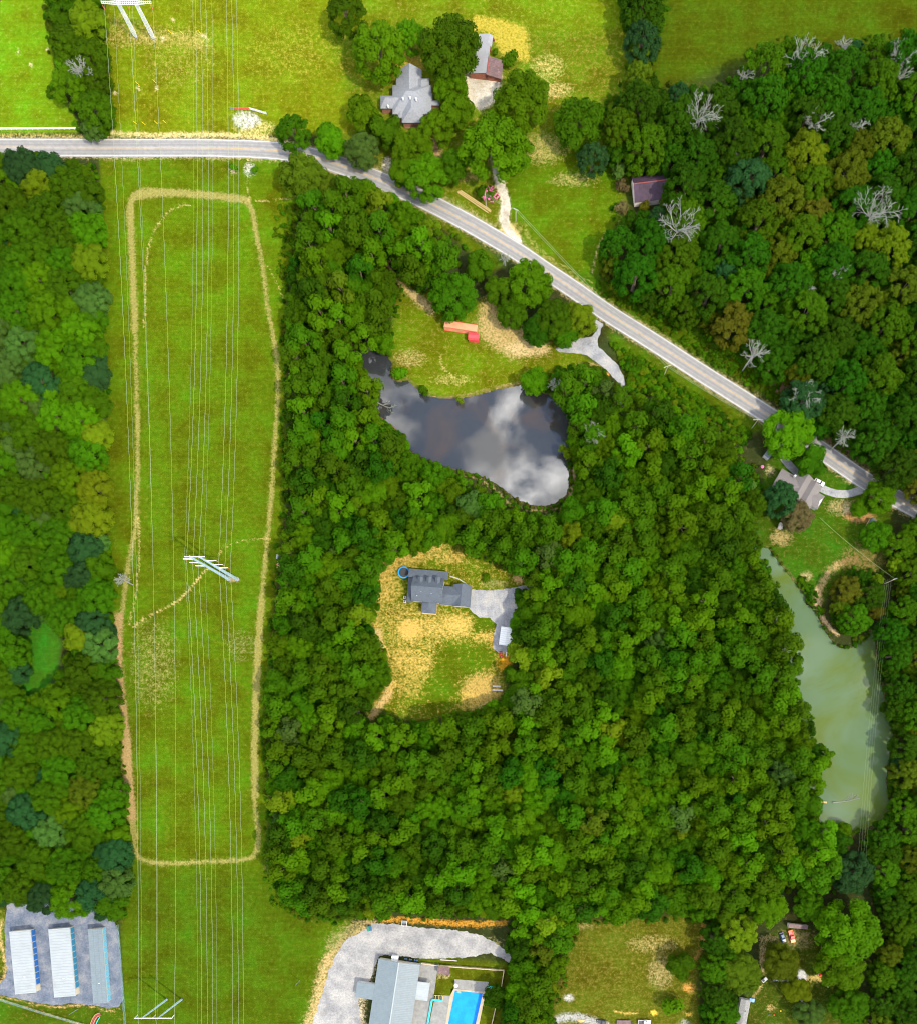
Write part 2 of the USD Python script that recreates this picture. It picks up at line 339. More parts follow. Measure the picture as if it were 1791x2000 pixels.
grow(region(POOL_LAWN, 4), (0.068, 0.098, 0.004), (0.16, 0.145, 0.03), 0.2)
grow(region([(-90,1935),(120,1965),(240,1960),(250,2040),(-90,2040)], 3), (0.045, 0.090, 0.004), (0.30, 0.18, 0.05), 0.16)
grow(region([(-90,1765),(14,1775),(10,1860),(14,1900),(-90,1930)], 3), (0.06, 0.10, 0.004), HAY, 0.3)
grow(region(HOUSE_CLEARING, 4), (0.078, 0.120, 0.003), STRAW, 0.30)
verge = [(1020,500),(1100,560),(1200,612),(1300,665),(1400,720),(1500,775),(1560,800),(1560,735),(1480,690),(1380,645),(1260,600),(1180,545),(1100,520)]
grow(region(verge, 5), (0.045, 0.095, 0.003), (0.15, 0.13, 0.025), 0.15)
grow(region([(1180,640),(1300,705),(1420,785),(1500,840),(1440,850),(1330,770),(1230,750),(1210,700)], 5), (0.052, 0.098, 0.003), (0.17, 0.14, 0.03), 0.18)
grow(region([(560,305),(700,345),(860,420),(985,515),(960,530),(860,440),(740,365),(600,335)], 4), (0.068, 0.115, 0.003), None, 0.15)
RC = np.array([(-200,287),(-60,287),(100,287.5),(200,288),(300,288),(400,288),(480,290),(540,293.5),(600,303),(650,317),(700,335),(760,359),(820,386),(870,411),(920,438),(970,467),(1010,491),(1060,525),(1120,565),(1180,607),(1240,645),(1300,683),(1360,722),(1420,760),(1480,798),(1540,837),(1600,877),(1650,912),(1700,945),(1750,973),(1791,995),(1900,1055),(2050,1130)], float)
bare(strip(RC, 50, 3), (0.30, 0.245, 0.10), 0.46)
bare(strip(RC, 41, 1.5), (0.36, 0.31, 0.17), 0.60)
# mown swaths and vehicle tracks in the power line corridor
SWATH = [([(470,388),(420,383),(330,376),(280,373),(261,382),(254,410),(256,470),(262,600),(268,800),(268,960),(262,1050),(250,1110),(241,1180),(233,1250),(234,1320),(243,1420),(250,1500),(258,1600),(263,1650),(272,1676),(292,1684),(340,1687),(420,1683),(475,1680),(498,1672),(506,1652),(503,1600),(500,1450),(505,1300),(515,1150),(524,1060),(527,1030),(530,1000),(538,880),(545,750),(540,680),(525,600),(515,520),(500,440),(490,402),(470,388)], 12),
         ([(260,386),(330,377),(420,383),(484,392)], 19), ([(254,400),(257,470),(261,570),(264,650)], 16), ([(243,1420),(250,1500),(258,1600),(263,1640)], 15), ([(502,1560),(500,1450),(505,1300),(514,1170)], 15)]
VAR = np.clip(0.55 + 0.9 * (meshkit.fbm(np.stack([*np.meshgrid(np.arange(RW) / 26.0, np.arange(RH) / 26.0), np.zeros((RH, RW))], -1), 3, 4) - .2), 0.72, 1.0)
for pts, w in SWATH:
    bare(strip(pts, w * .74, 2.6) * VAR, (0.255, 0.235, 0.065), 0.98)
bare(strip([(232,1200),(228,1260),(232,1330),(243,1420),(250,1520),(258,1600)], 16, 5), (0.34, 0.24, 0.10), 0.9)
bare(spot(226, 1262, 16, 26), (0.42, 0.27, 0.13), 0.75)
for pts, w, c in [([(375,400),(335,412),(300,455),(285,540),(278,640)], 5, 0.5), ([(262,1225),(310,1195),(360,1165),(400,1118),(408,1110)], 4, 0.72), ([(428,1085),(445,1068),(480,1055),(530,1050)], 3, 0.45),
                  ([(625,376),(570,388),(500,394)], 5, 0.6), ([(483,300),(482,340),(487,392)], 4, 0.5), ([(271,1010),(271,1110),(262,1180),(252,1222)], 4, 0.5), ([(525,520),(545,560),(555,590)], 4, 0.4)]:
    bare(strip(pts, w, 1.0), (0.50, 0.38, 0.14), c)
bare(spot(300, 1300, 60, 110), (0.27, 0.25, 0.08), 0.40); bare(spot(470, 1260, 35, 40), (0.24, 0.22, 0.08), 0.38)
bare(spot(456, 1132, 16, 7), (0.36, 0.24, 0.13), 0.7)
# north fields: dry patches, bare bank of the road, white gravel
bare(region([(270,60),(408,66),(404,100),(330,85),(215,80)], 12), (0.42, 0.35, 0.11), 0.66)
bare(strip([(197,30),(200,120),(208,200),(212,262)], 10, 4), (0.50, 0.36, 0.18), 0.68)
bare(strip([(205,257),(330,262),(450,262),(540,272)], 8, 2), (0.58, 0.47, 0.20), 0.7)
bare(strip([(-60,263),(80,263),(165,266)], 6, 3), (0.42, 0.34, 0.10), 0.55)
bare(spot(500, 250, 50, 22), (0.52, 0.44, 0.16), 0.6)
bare(spot(478, 232, 30, 22), (0.56, 0.55, 0.52), .62); bare(spot(497, 233, 16, 12), (0.56, 0.55, 0.52), 0.6)
bare(spot(488, 330, 16, 18), (0.52, 0.50, 0.45), 0.55); bare(spot(455, 330, 12, 12), (0.60, 0.50, 0.36), 0.5)
bare(spot(350, 120, 80, 60), (0.34, 0.28, 0.07), 0.34); bare(spot(580, 100, 120, 70), (0.32, 0.29, 0.04), 0.34); bare(spot(240, 60, 50, 40), (0.40, 0.31, 0.10), 0.42)
# barnyard and gardens of the upper house
bare(region([(925,28),(985,38),(1028,55),(1032,120),(985,110),(955,60),(925,60)], 4), (0.38, 0.31, 0.04), 0.75)
bare(region([(912,138),(978,140),(970,195),(940,215),(915,190)], 4), CREAM, 0.95)
bare(region([(775,100),(822,110),(826,135),(778,135)], 4), (0.36, 0.27, 0.04), 0.75)
bare(spot(1070, 130, 40, 30), (0.46, 0.38, 0.12), 0.5); bare(spot(1075, 175, 50, 20), (0.52, 0.40, 0.15), 0.55)
bare(spot(1060, 290, 60, 40), (0.34, 0.29, 0.09), 0.6); bare(spot(1120, 350, 60, 20), (0.34, 0.29, 0.10), 0.5)
bare(spot(850, 300, 20, 40), (0.42, 0.28, 0.14), 0.75); bare(spot(757, 320, 14, 18), CREAM, 0.75); bare(spot(900, 345, 45, 12), (0.44, 0.32, 0.10), 0.6)
bare(strip([(965,300),(972,340),(980,370),(988,400),(984,430),(998,452),(1012,472)], 17, 3), (0.62, 0.56, 0.44), 0.95)
bare(spot(995, 455, 26, 22), (0.58, 0.46, 0.22), 0.75)
bare(strip([(1020,420),(1050,480),(1110,525),(1160,555)], 3, 1.2), (0.34, 0.30, 0.10), 0.4)
bare(strip([(1005,430),(1060,500),(1130,550)], 10, 4), (0.32, 0.26, 0.08), 0.45)
bare(strip([(1180,455),(1165,490),(1155,535)], 5, 1.5), (0.44, 0.34, 0.16), 0.6)
bare(spot(1075, 530, 22, 9), (0.50, 0.42, 0.18), 0.7)
# lawn above the pond
bare(strip([(752,510),(770,538),(800,570),(845,605)], 8, 2), (0.48, 0.32, 0.12), 0.85)
bare(strip([(800,565),(825,590),(850,610)], 18, 5), (0.42, 0.31, 0.14), 0.7)
bare(region([(950,570),(985,620),(1060,650),(1075,690),(1000,700),(940,660),(930,640)], 8), (0.40, 0.29, 0.12), 0.72)
bare(spot(1030, 680, 50, 16), (0.50, 0.37, 0.18), 0.72); bare(spot(800, 700, 40, 22), (0.40, 0.29, 0.11), 0.5); bare(spot(880, 742, 50, 14), (0.40, 0.34, 0.10), 0.45)
bare(strip([(835,772),(862,776),(900,774),(936,766),(972,757),(1015,748)], 5, 1.5), (0.48, 0.37, 0.14), 0.85)
bare(strip([(857,690),(861,705),(866,718),(880,728)], 3, 1), (0.52, 0.42, 0.14), 0.5)
bare(spot(1150, 715, 45, 10), (0.32, 0.22, 0.09), 0.6); bare(spot(1184, 731, 8, 5), (0.66, 0.26, 0.05), 0.9)
bare(strip([(1113,790),(1119,860),(1120,930),(1112,985)], 7, 2), (0.36, 0.24, 0.13), 0.8)
bare(strip([(1120,820),(1125,870)], 5, 2), (0.46, 0.36, 0.18), 0.8)
bare(strip([(905,925),(950,945),(1000,985),(1050,998),(1100,990)], 8, 3), (0.30, 0.24, 0.10), 0.6)
bare(strip([(705,720),(735,770),(735,800),(770,840),(800,880)], 16, 4), (0.14, 0.075, 0.03), 0.8)
for pl_ in (POND, LAKE):
    d_ = ndimage.distance_transform_edt(~(raster([pl_]) > .5)) * RS
    bare(np.clip(1 - d_ / 9, 0, 1) * (d_ > 0), (0.17, 0.12, 0.055), 0.55)
# straw spread round the new house
bare(strip([(742,1250),(735,1210),(738,1150),(752,1115),(790,1095),(830,1082),(868,1060)], 24, 5), STRAW, 0.60)
bare(spot(880, 1088, 40, 16), STRAW, 0.60); bare(spot(757, 1145, 30, 55), STRAW, 0.60)
bare(spot(800, 1230, 32, 28, 1.6), SAND, 1.0); bare(spot(895, 1222, 45, 30, 1.6), (0.64, 0.46, 0.17), 0.80); bare(spot(850, 1225, 70, 34), STRAW, 0.60)
bare(spot(945, 1235, 30, 26), (0.42, 0.28, 0.07), 0.80); bare(spot(975, 1270, 30, 40), (0.42, 0.27, 0.06), 0.80)
bare(spot(985, 1296, 18, 20), (0.55, 0.26, 0.02), 0.80); bare(spot(935, 1345, 55, 50), (0.42, 0.29, 0.08), 0.80); bare(spot(790, 1290, 42, 38), STRAW, 0.60)
bare(spot(830, 1300, 40, 40), STRAW, 0.59); bare(strip([(768,1330),(757,1360),(735,1390),(724,1408)], 14, 3), (0.52, 0.36, 0.14), 0.80)
bare(strip([(738,1230),(742,1258),(758,1280)], 12, 3), (0.50, 0.37, 0.17), 0.80); bare(spot(940, 1382, 40, 8), (0.5, 0.38, 0.16), 0.60)
bare(spot(1015, 1130, 16, 12), (0.62, 0.40, 0.16), 0.80); bare(spot(720, 1095, 18, 16), (0.40, 0.30, 0.14), 0.60); bare(spot(965, 1140, 30, 12), (0.30, 0.26, 0.10), 0.50)
bare(region([(745,1195),(790,1180),(920,1200),(960,1230),(940,1265),(850,1270),(760,1285)], 8), STRAW, 0.46)
bare(spot(800,1340,45,30), STRAW, 0.48); bare(spot(900,1370,50,22), STRAW, 0.48)
grow(region([(865,1255),(960,1260),(985,1290),(900,1330),(890,1380),(835,1400),(830,1350),(850,1290)], 9) * 0.9, (0.062, 0.108, 0.003), None, 0.16)
grow(region([(905,1180),(960,1205),(972,1215),(965,1235),(920,1240),(930,1210)], 5) * 0.9, (0.058, 0.102, 0.003), None, 0.12)
# pool and gravel surroundings
bare(strip([(742,1797),(800,1798),(870,1803),(930,1806),(990,1803)], 12, 3), (0.55, 0.26, 0.03), 0.66)
bare(strip([(585,2030),(612,1990),(640,1890),(665,1845),(700,1820),(735,1800)], 24, 6), (0.44, 0.32, 0.14), 0.7)
bare(strip([(640,1850),(660,1830),(700,1800)], 24, 8), (0.30, 0.25, 0.10), 0.5)
bare(region([(700,1900),(740,1870),(735,1890),(712,1960),(716,2040),(690,2040)], 6), (0.50, 0.42, 0.28), 0.6)
bare(strip([(825,1882),(900,1888),(984,1895)], 4, 1.5), (0.46, 0.36, 0.20), 0.8)
bare(spot(960, 1845, 40, 20), (0.30, 0.26, 0.12), 0.4); bare(spot(865, 1908, 22, 8), (0.44, 0.36, 0.16), 0.5)
bare(strip([(-60,1947),(30,1953),(105,1967),(180,1967),(212,1975),(236,1970)], 5, 1.5), (0.46, 0.30, 0.12), 0.75)
bare(strip([(-60,1935),(0,1952),(80,1978),(165,2003)], 5, 1.5), (0.48, 0.28, 0.12), 0.65)
bare(strip([(7,1800),(7,1860),(12,1900),(-4,1925)], 6, 2), (0.48, 0.34, 0.14), 0.7)
# meadow at the lower right, the two eastern yards
bare(spot(1275, 1845, 60, 22), (0.34, 0.27, 0.09), 0.5); bare(spot(1290, 1900, 30, 40), (0.34, 0.26, 0.11), 0.55); bare(strip([(1375,1790),(1372,1830),(1365,1865),(1330,1880)], 9, 3), (0.40, 0.22, 0.06), 0.65)
bare(spot(1120, 1810, 50, 10), (0.30, 0.24, 0.09), 0.5); bare(spot(1110, 1950, 12, 9), (0.44, 0.43, 0.40), 0.75); bare(spot(1345, 1930, 16, 12), (0.50, 0.26, 0.06), 0.7)
bare(strip([(1200,1975),(1220,1980),(1245,1979)], 5, 1.5), (0.64, 0.42, 0.10), 0.75); bare(spot(1276, 1979, 9, 6), (0.74, 0.50, 0.06), 0.9); bare(spot(1345, 1982, 10, 4), (0.66, 0.42, 0.06), 0.8)
bare(strip([(1075,2010),(1090,1995),(1160,1998),(1340,1997)], 14, 3), (0.36, 0.36, 0.35), 0.75)
bare(spot(1645, 990, 40, 22), (0.32, 0.25, 0.11), 0.62); bare(spot(1655, 1000, 9, 16), (0.54, 0.44, 0.24), 0.8); bare(spot(1680, 1010, 40, 16), (0.36, 0.20, 0.08), 0.75)
bare(spot(1525, 1050, 30, 22), (0.30, 0.23, 0.09), 0.68); bare(strip([(1600,1200),(1603,1150),(1630,1110),(1680,1095)], 14, 4), (0.36, 0.25, 0.11), 0.75)
bare(strip([(1596,1150),(1602,1195),(1620,1225),(1640,1240)], 7, 2), (0.42, 0.30, 0.16), 0.8); bare(spot(1504, 920, 14, 14), (0.44, 0.36, 0.20), 0.6); bare(spot(1690, 1090, 60, 40), (0.20, 0.13, 0.05), 0.55)
bare(strip([(1615,855),(1650,875),(1700,910),(1725,930)], 10, 3), (0.20, 0.12, 0.07), 0.85); bare(spot(1525, 752, 26, 26), (0.26, 0.17, 0.10), 0.85); bare(spot(1575, 1125, 16, 14), (0.34, 0.26, 0.12), 0.6)
bare(spot(1490, 1870, 10, 40), (0.40, 0.30, 0.15), 0.7); bare(spot(1550, 1835, 50, 26), (0.20, 0.15, 0.07), 0.6); bare(spot(1600, 1912, 30, 10), (0.50, 0.38, 0.12), 0.7); bare(spot(1497, 1833, 22, 10), (0.44, 0.32, 0.16), 0.5)
bare(spot(1440, 1990, 10, 26), (0.40, 0.28, 0.12), 0.7); bare(spot(1505, 1970, 12, 8), (0.48, 0.34, 0.14), 0.6)
bare(strip([(1490,1925),(1475,1940),(1466,1955)], 5, 2), (0.5, 0.36, 0.15), 0.7); bare(spot(1565, 1908, 13, 16), (0.52, 0.52, 0.52), 0.95); bare(spot(1568, 1962, 8, 14), (0.45, 0.45, 0.45), 0.7)
bare(strip([(1510,1916),(1550,1914)], 5, 1.5), (0.5, 0.5, 0.52), 0.8)
for x, y in [(245,30),(338,38),(300,74),(318,75),(400,70),(225,180),(306,172),(272,172),(36,100),(92,95),(60,125)]:
    bare(spot(x, y, 6), (0.55, 0.45, 0.25), 0.6)

# depth of the ponds (metres below the meadow)
def depth(poly):
    m = raster([poly]) > 0.5
    return ndimage.distance_transform_edt(m) * RS, ndimage.distance_transform_edt(~m) * RS
GZ = np.zeros((RH, RW))
for poly, lvl in ((POND, 0.6), (LAKE, 0.6)):
    din, dout = depth(poly)
    GZ = np.minimum(GZ, np.where(din > 0, -lvl - np.clip(din * 0.09, 0, 1.6), -lvl * np.clip(1 - dout / 7.0, 0, 1)))
sw = raster([SWIM])
GZ = np.where(ndimage.binary_dilation(sw > 0.5, iterations=2), -3.0, GZ)

# ---------------------------------------------------------------- ground sheet
gx = np.concatenate([[-40000, -12000, -4000, -1500, -500], np.arange(-100, 1892, 4), [2200, 3200, 6000, 14000, 42000]]).astype(float)
gy = np.concatenate([[-40000, -12000, -4000, -1500, -500], np.arange(-100, 2101, 4), [2500, 3600, 6000, 14000, 42000]]).astype(float)
XX, YY = np.meshgrid(gx, gy)
ci = [np.clip((YY + PAD) / RS, 0, RH - 1), np.clip((XX + PAD) / RS, 0, RW - 1)]
samp = lambda a: ndimage.map_coordinates(a, ci, order=1)
zz = samp(GZ)
GK = 0.80
gcol = GK * np.stack([samp(GC[..., k]) for k in range(3)], -1).reshape(-1, 3)
dcol = GK * np.stack([samp(DC[..., k]) for k in range(3)], -1).reshape(-1, 3)
dfac = samp(DF).ravel()
gv = np.stack([(XX - NX) * S, -(YY - NY) * S, zz], -1).reshape(-1, 3)
ny, nx = XX.shape
ii = np.arange(ny * nx).reshape(ny, nx)
gf = np.stack([ii[:-1, :-1], ii[1:, :-1], ii[1:, 1:], ii[:-1, 1:]], -1).reshape(-1, 4)

M['ground'] = usdkit.material(stage, '/World/Looks/ground', {
    'g': ('geometry', {}),
    'ag': ('attribute', {'attribute': 'gcol'}), 'ad': ('attribute', {'attribute': 'dcol'}), 'af': ('attribute', {'attribute': 'dfac'}),
    'n1': ('noise_texture', {'scale': 0.55, 'detail': 7.0, 'roughness': 0.72}),
    'n2': ('noise_texture', {'scale': 0.075, 'detail': 4.0, 'roughness': 0.6}),
    'n3': ('noise_texture', {'scale': 1.15, 'detail': 4.0, 'roughness': 0.75}),
    'mows': ('mapping', {'scale': (0.05, 0.9, 1.0)}),
    'nm': ('noise_texture', {'scale': 1.0, 'detail': 3.0, 'roughness': 0.6}),
    'a1': ('math', {'math_type': 'multiply_add', 'value2': 1.5}),
    'a2': ('math', {'math_type': 'multiply_add', 'value2': 1.3}),
    'c1': ('math', {'math_type': 'multiply_add', 'value2': 1.0, 'value3': -1.9}),
    'cov': ('map_range', {'from_min': -0.22, 'from_max': 0.26, 'to_min': 0.0, 'to_max': 1.0, 'clamp': True}),
    't1': ('map_range', {'from_min': 0.3, 'from_max': 0.7, 'to_min': 0.74, 'to_max': 1.26}),
    't2': ('map_range', {'from_min': 0.3, 'from_max': 0.7, 'to_min': 0.64, 'to_max': 1.34}),
    't3': ('map_range', {'from_min': 0.3, 'from_max': 0.7, 'to_min': 0.90, 'to_max': 1.10}),
    'tt': ('math', {'math_type': 'multiply'}), 'ttt': ('math', {'math_type': 'multiply'}),
    'hs': ('hsv', {'saturation': 1.0}),
    'hue': ('map_range', {'from_min': 0.3, 'from_max': 0.7, 'to_min': 0.462, 'to_max': 0.528}),
    'td': ('map_range', {'from_min': 0.3, 'from_max': 0.7, 'to_min': 0.66, 'to_max': 1.26}),
    'hd': ('hsv', {}),
    'mix': ('mix_color', {}),
    'p': ('principled_bsdf', {'roughness': 1.0, 'specular_ior_level': 0.0}),
    'bump': ('bump', {'strength': 0.35, 'distance': 0.25}),
}, [('g.position', 'n1.vector'), ('g.position', 'n2.vector'), ('g.position', 'n3.vector'), ('g.position', 'mows.vector'), ('mows.vector', 'nm.vector'),
    # how bare: dfac + noise
    ('n1.fac', 'a1.value1'), ('af.fac', 'a1.value3'), ('n3.fac', 'a2.value1'), ('a1.value', 'a2.value3'),
    ('a2.value', 'c1.value1'), ('c1.value', 'cov.value'),
    ('n1.fac', 't1.value'), ('n2.fac', 't2.value'), ('nm.fac', 't3.value'), ('t1.result', 'tt.value1'), ('t2.result', 'tt.value2'), ('tt.value', 'ttt.value1'), ('t3.result', 'ttt.value2'),
    ('ttt.value', 'hs.value'), ('n2.fac', 'hue.value'), ('hue.result', 'hs.hue'), ('ag.color', 'hs.color'),
    ('n3.fac', 'td.value'), ('td.result', 'hd.value'), ('ad.color', 'hd.color'),
    ('cov.result', 'mix.fac'), ('hs.color', 'mix.a'), ('hd.color', 'mix.b'), ('mix.result', 'p.base_color'),
    ('n3.fac', 'bump.height'), ('bump.normal', 'p.normal')], surface='p.BSDF')
ground = write_mesh('/World/ground', gv, gf[:, ::1], M['ground'], None, {'gcol': gcol, 'dcol': dcol, 'dfac': dfac})
tag(ground, kind='structure')

# ---------------------------------------------------------------- water
def wobble(poly, amp, step, seed):
    """The outline walked in short steps, each point moved by smooth noise (photo pixels)."""
    ring = Polygon(poly).exterior
    n = int(ring.length / step)
    p = np.array([ring.interpolate(k * ring.length / n).coords[0] for k in range(n)])
    q = np.column_stack([p / 7.0, np.full(n, seed * 3.7)]); q2 = np.column_stack([p / 2.2, np.full(n, seed * 1.3 + 9)])
    return p + amp * np.column_stack([meshkit.noise(q, seed) - 0.5, meshkit.noise(q, seed + 50) - 0.5]) * 2 + amp * 0.8 * np.column_stack([meshkit.noise(q2, seed + 3) - 0.5, meshkit.noise(q2, seed + 53) - 0.5]) * 2
def sheet(name, poly, z, mat, amp=0.0, step=3.0, seed=1, kind='structure', label=None, cat=None, parent=None, thick=0.0):
    p = wobble(poly, amp, step, seed) if amp else np.array(poly, float)
    mb = MB()
    pts = [W(x, y) for x, y in p]
    if thick:
        mb.prism(pts, z - thick, z)
    else:
        pl = Polygon(pts)
        pl = pl if pl.is_valid else pl.buffer(0)
        for g in getattr(pl, 'geoms', [pl]):
            v2, f2 = trimesh.creation.triangulate_polygon(g, engine='earcut')
            nf = np.asarray(f2)
            a, b, c = v2[nf[:, 0]], v2[nf[:, 1]], v2[nf[:, 2]]
            up = np.cross(np.c_[b - a, np.zeros(len(a))], np.c_[c - a, np.zeros(len(a))])[:, 2] > 0
            nf[~up] = nf[~up][:, ::-1]
            mb.add(np.c_[v2, np.full(len(v2), z)], nf)
    return mb.build(name, mat, parent, label, cat, kind=kind)

def water(name, murk, algae, ior, rough, wave, algae_lo, algae_scale=0.03):
    return usdkit.material(stage, '/World/Looks/' + name, {
        'g': ('geometry', {}),
        'n': ('noise_texture', {'scale': algae_scale, 'detail': 6.0, 'roughness': 0.6, 'distortion': 1.2}),
        'm': ('map_range', {'from_min': algae_lo, 'from_max': algae_lo + 0.2, 'clamp': True}),
        'mx': ('mix_color', {'a': murk, 'b': algae}),
        'w': ('noise_texture', {'scale': 1.1, 'detail': 3.0, 'roughness': 0.55}),
        'b': ('bump', {'strength': wave, 'distance': 0.05}),
        'p': ('principled_bsdf', {'roughness': rough, 'ior': ior, 'specular_ior_level': 0.5}),
    }, [('g.position', 'n.vector'), ('n.fac', 'm.value'), ('m.result', 'mx.fac'), ('mx.result', 'p.base_color'), ('g.position', 'w.vector'), ('w.fac', 'b.height'), ('b.normal', 'p.normal')], surface='p.BSDF')
M['pond_water'] = water('pond_water', (0.022, 0.024, 0.027), (0.042, 0.031, 0.024), 1.85, 0.015, 0.02, 0.5)
M['lake_water'] = water('lake_water', (0.072, 0.118, 0.058), (0.066, 0.098, 0.004), 1.33, 0.05, 0.04, 0.47, 0.022)
sheet('pond', [(x, y) for x, y in np.array(Polygon(POND).buffer(5).exterior.coords)], -0.55, M['pond_water'])
sheet('lake', [(x, y) for x, y in np.array(Polygon(LAKE).buffer(5).exterior.coords)], -0.55, M['lake_water'])

# ---------------------------------------------------------------- road and gravel
rt = np.concatenate([[0], np.cumsum(np.hypot(*np.diff(RC, axis=0).T))])
rs = np.linspace(0, rt[-1], 460)
rcs = CubicSpline(rt, RC); rp = rcs(rs); rd = rcs(rs, 1); rd /= np.linalg.norm(rd, axis=1, keepdims=True)
rn = np.column_stack([-rd[:, 1], rd[:, 0]])
def ribbon(o0, o1, z, dz=0.0):
    a, b = rp + rn * o0, rp + rn * o1
    m = MB()
    n = len(a)
    k = np.array([W(x, y) for x, y in np.vstack([a, b])])
    v = np.column_stack([k, np.full(2 * n, z)])
    q = [(i, n + i, n + i + 1, i + 1) for i in range(n - 1)]
    if dz:
        v = np.vstack([v, v - [0, 0, dz]])
        q += [(2 * n + i, i, i + 1, 2 * n + i + 1) for i in range(n - 1)] + [(n + i, 3 * n + i, 3 * n + i + 1, n + i + 1) for i in range(n - 1)]
    return m.add(v, np.array(q))
M['asphalt'] = usdkit.material(stage, '/World/Looks/asphalt', {
    'g': ('geometry', {}), 'n': ('noise_texture', {'scale': 0.5, 'detail': 6.0, 'roughness': 0.7}), 'n2': ('noise_texture', {'scale': 14.0, 'detail': 2.0}),
    'r': ('rgb_ramp', {'ramp': [(0.33, (0.20, 0.20, 0.208)), (0.5, (0.255, 0.253, 0.256)), (0.66, (0.30, 0.297, 0.295))]}),
    'm': ('mix_color', {'blend_type': 'multiply', 'fac': 0.5}),
    'w': ('attribute', {'attribute': 'wear'}), 'wm': ('mix_color', {'b': (0.148, 0.148, 0.156)}),
    'p': ('principled_bsdf', {'roughness': 0.85, 'specular_ior_level': 0.3}), 'b': ('bump', {'strength': 0.3, 'distance': 0.02})},
    [('g.position', 'n.vector'), ('g.position', 'n2.vector'), ('n.fac', 'r.fac'), ('r.color', 'm.a'), ('n2.color', 'm.b'), ('r.color', 'wm.a'), ('w.fac', 'wm.fac'), ('wm.result', 'p.base_color'), ('n2.fac', 'b.height'), ('b.normal', 'p.normal')], surface='p.BSDF')
offs = np.array([-18.6, -18.0, -14, -11.5, -9, -5.5, -2.5, 0, 2.5, 5.5, 9, 11.5, 14, 18.0, 18.6])
wear = np.array([0.0, 0.0, 0.15, 0.7, 0.3, 0.75, 0.15, 0.0, 0.15, 0.75, 0.3, 0.7, 0.15, 0.0, 0.0])
nr, no = len(rp), len(offs)
P = rp[:, None] + rn[:, None] * offs[None, :, None] * 0.97
pw = np.array([W(x, y) for x, y in P.reshape(-1, 2)])
zr = np.tile(np.concatenate([[-0.05], np.full(no - 2, 0.06), [-0.05]]), nr)
ri = np.arange(nr * no).reshape(nr, no)
rq = np.stack([ri[:-1, :-1], ri[:-1, 1:], ri[1:, 1:], ri[1:, :-1]], -1).reshape(-1, 4)
road = UsdGeom.Xform.Define(stage, '/World/road'); tag(road, kind='structure')
write_mesh('/World/road/asphalt', np.column_stack([pw, zr]), rq, M['asphalt'], None, {'wear': np.tile(wear, nr)})
M['line_yellow'] = plain('line_yellow', (0.42, 0.26, 0.06), 0.7, 0.2, 0.6, stain=(0.2, 0.19, 0.17), stain_scale=0.5, stain_lo=0.55)
M['line_white'] = plain('line_white', (0.55, 0.55, 0.55), 0.7, 0.1, 1.0, stain=(0.25, 0.25, 0.25), stain_scale=0.5, stain_lo=0.58)
for o0, o1, nm, mm in ((-16.0, -15.3, 'edge_line', 'line_white'), (15.3, 16.0, 'edge_line', 'line_white'), (-0.95, -0.35, 'centre_line', 'line_yellow'), (0.35, 0.95, 'centre_line', 'line_yellow')):
    ribbon(o0, o1, 0.066).build(nm, M[mm], road)

def gravel(name, a, b, c, patch, plo=0.55):
    return usdkit.material(stage, '/World/Looks/' + name, {
        'g': ('geometry', {}), 'n': ('noise_texture', {'scale': 0.16, 'detail': 6.0, 'roughness': 0.65}), 'n2': ('noise_texture', {'scale': 1.3, 'detail': 6.0, 'roughness': 0.85}),
        'r': ('rgb_ramp', {'ramp': [(0.36, a), (0.5, b), (0.62, c)]}),
        't': ('map_range', {'from_min': 0.25, 'from_max': 0.75, 'to_min': 0.5, 'to_max': 1.5}), 'h': ('hsv', {}),
        'n4': ('noise_texture', {'scale': 0.35, 'detail': 7.0, 'roughness': 0.75}), 'pm': ('map_range', {'from_min': plo, 'from_max': plo + 0.12, 'clamp': True}),
        'mx': ('mix_color', {'b': patch}),
        'p': ('principled_bsdf', {'roughness': 0.95, 'specular_ior_level': 0.2}), 'b': ('bump', {'strength': 0.5, 'distance': 0.08})},
        [('g.position', 'n.vector'), ('g.position', 'n2.vector'), ('g.position', 'n4.vector'), ('n.fac', 'r.fac'), ('n2.fac', 't.value'), ('t.result', 'h.value'), ('r.color', 'mx.a'), ('n4.fac', 'pm.value'), ('pm.result', 'mx.fac'), ('mx.result', 'h.color'),
         ('h.color', 'p.base_color'), ('n2.fac', 'b.height'), ('b.normal', 'p.normal')], surface='p.BSDF')
M['gravel_blue'] = gravel('gravel_blue', (0.075, 0.095, 0.135), (0.11, 0.13, 0.175), (0.17, 0.18, 0.205), (0.18, 0.12, 0.08), 0.66)
M['gravel_white'] = gravel('gravel_white', (0.173, 0.173, 0.182), (0.237, 0.237, 0.243), (0.294, 0.288, 0.281), (0.230, 0.198, 0.141), 0.60)
M['gravel_drive'] = gravel('gravel_drive', (0.179, 0.186, 0.206), (0.240, 0.247, 0.268), (0.295, 0.289, 0.282), (0.289, 0.213, 0.137), 0.60)
M['gravel_yard'] = gravel('gravel_yard', (0.172, 0.179, 0.195), (0.234, 0.242, 0.257), (0.289, 0.281, 0.273), (0.203, 0.156, 0.101), 0.62)
sheet('gravel_lot', LOT, 0.03, M['gravel_blue'], 1.3, 3, 11)
sheet('gravel_drive', LOOP_ROAD, 0.03, M['gravel_white'], 2.6, 2.5, 12)
sheet('gravel_drive', HOUSE_GRAVEL, 0.03, M['gravel_drive'], 1.1, 2.5, 13)
sheet('gravel_drive', Y_DRIVE, 0.03, M['gravel_drive'], 1.5, 2.5, 14)
CURVE = np.array([(1522,868),(1528,890),(1547,914),(1570,933),(1597,950),(1622,961),(1650,965),(1678,958),(1700,950)], float)
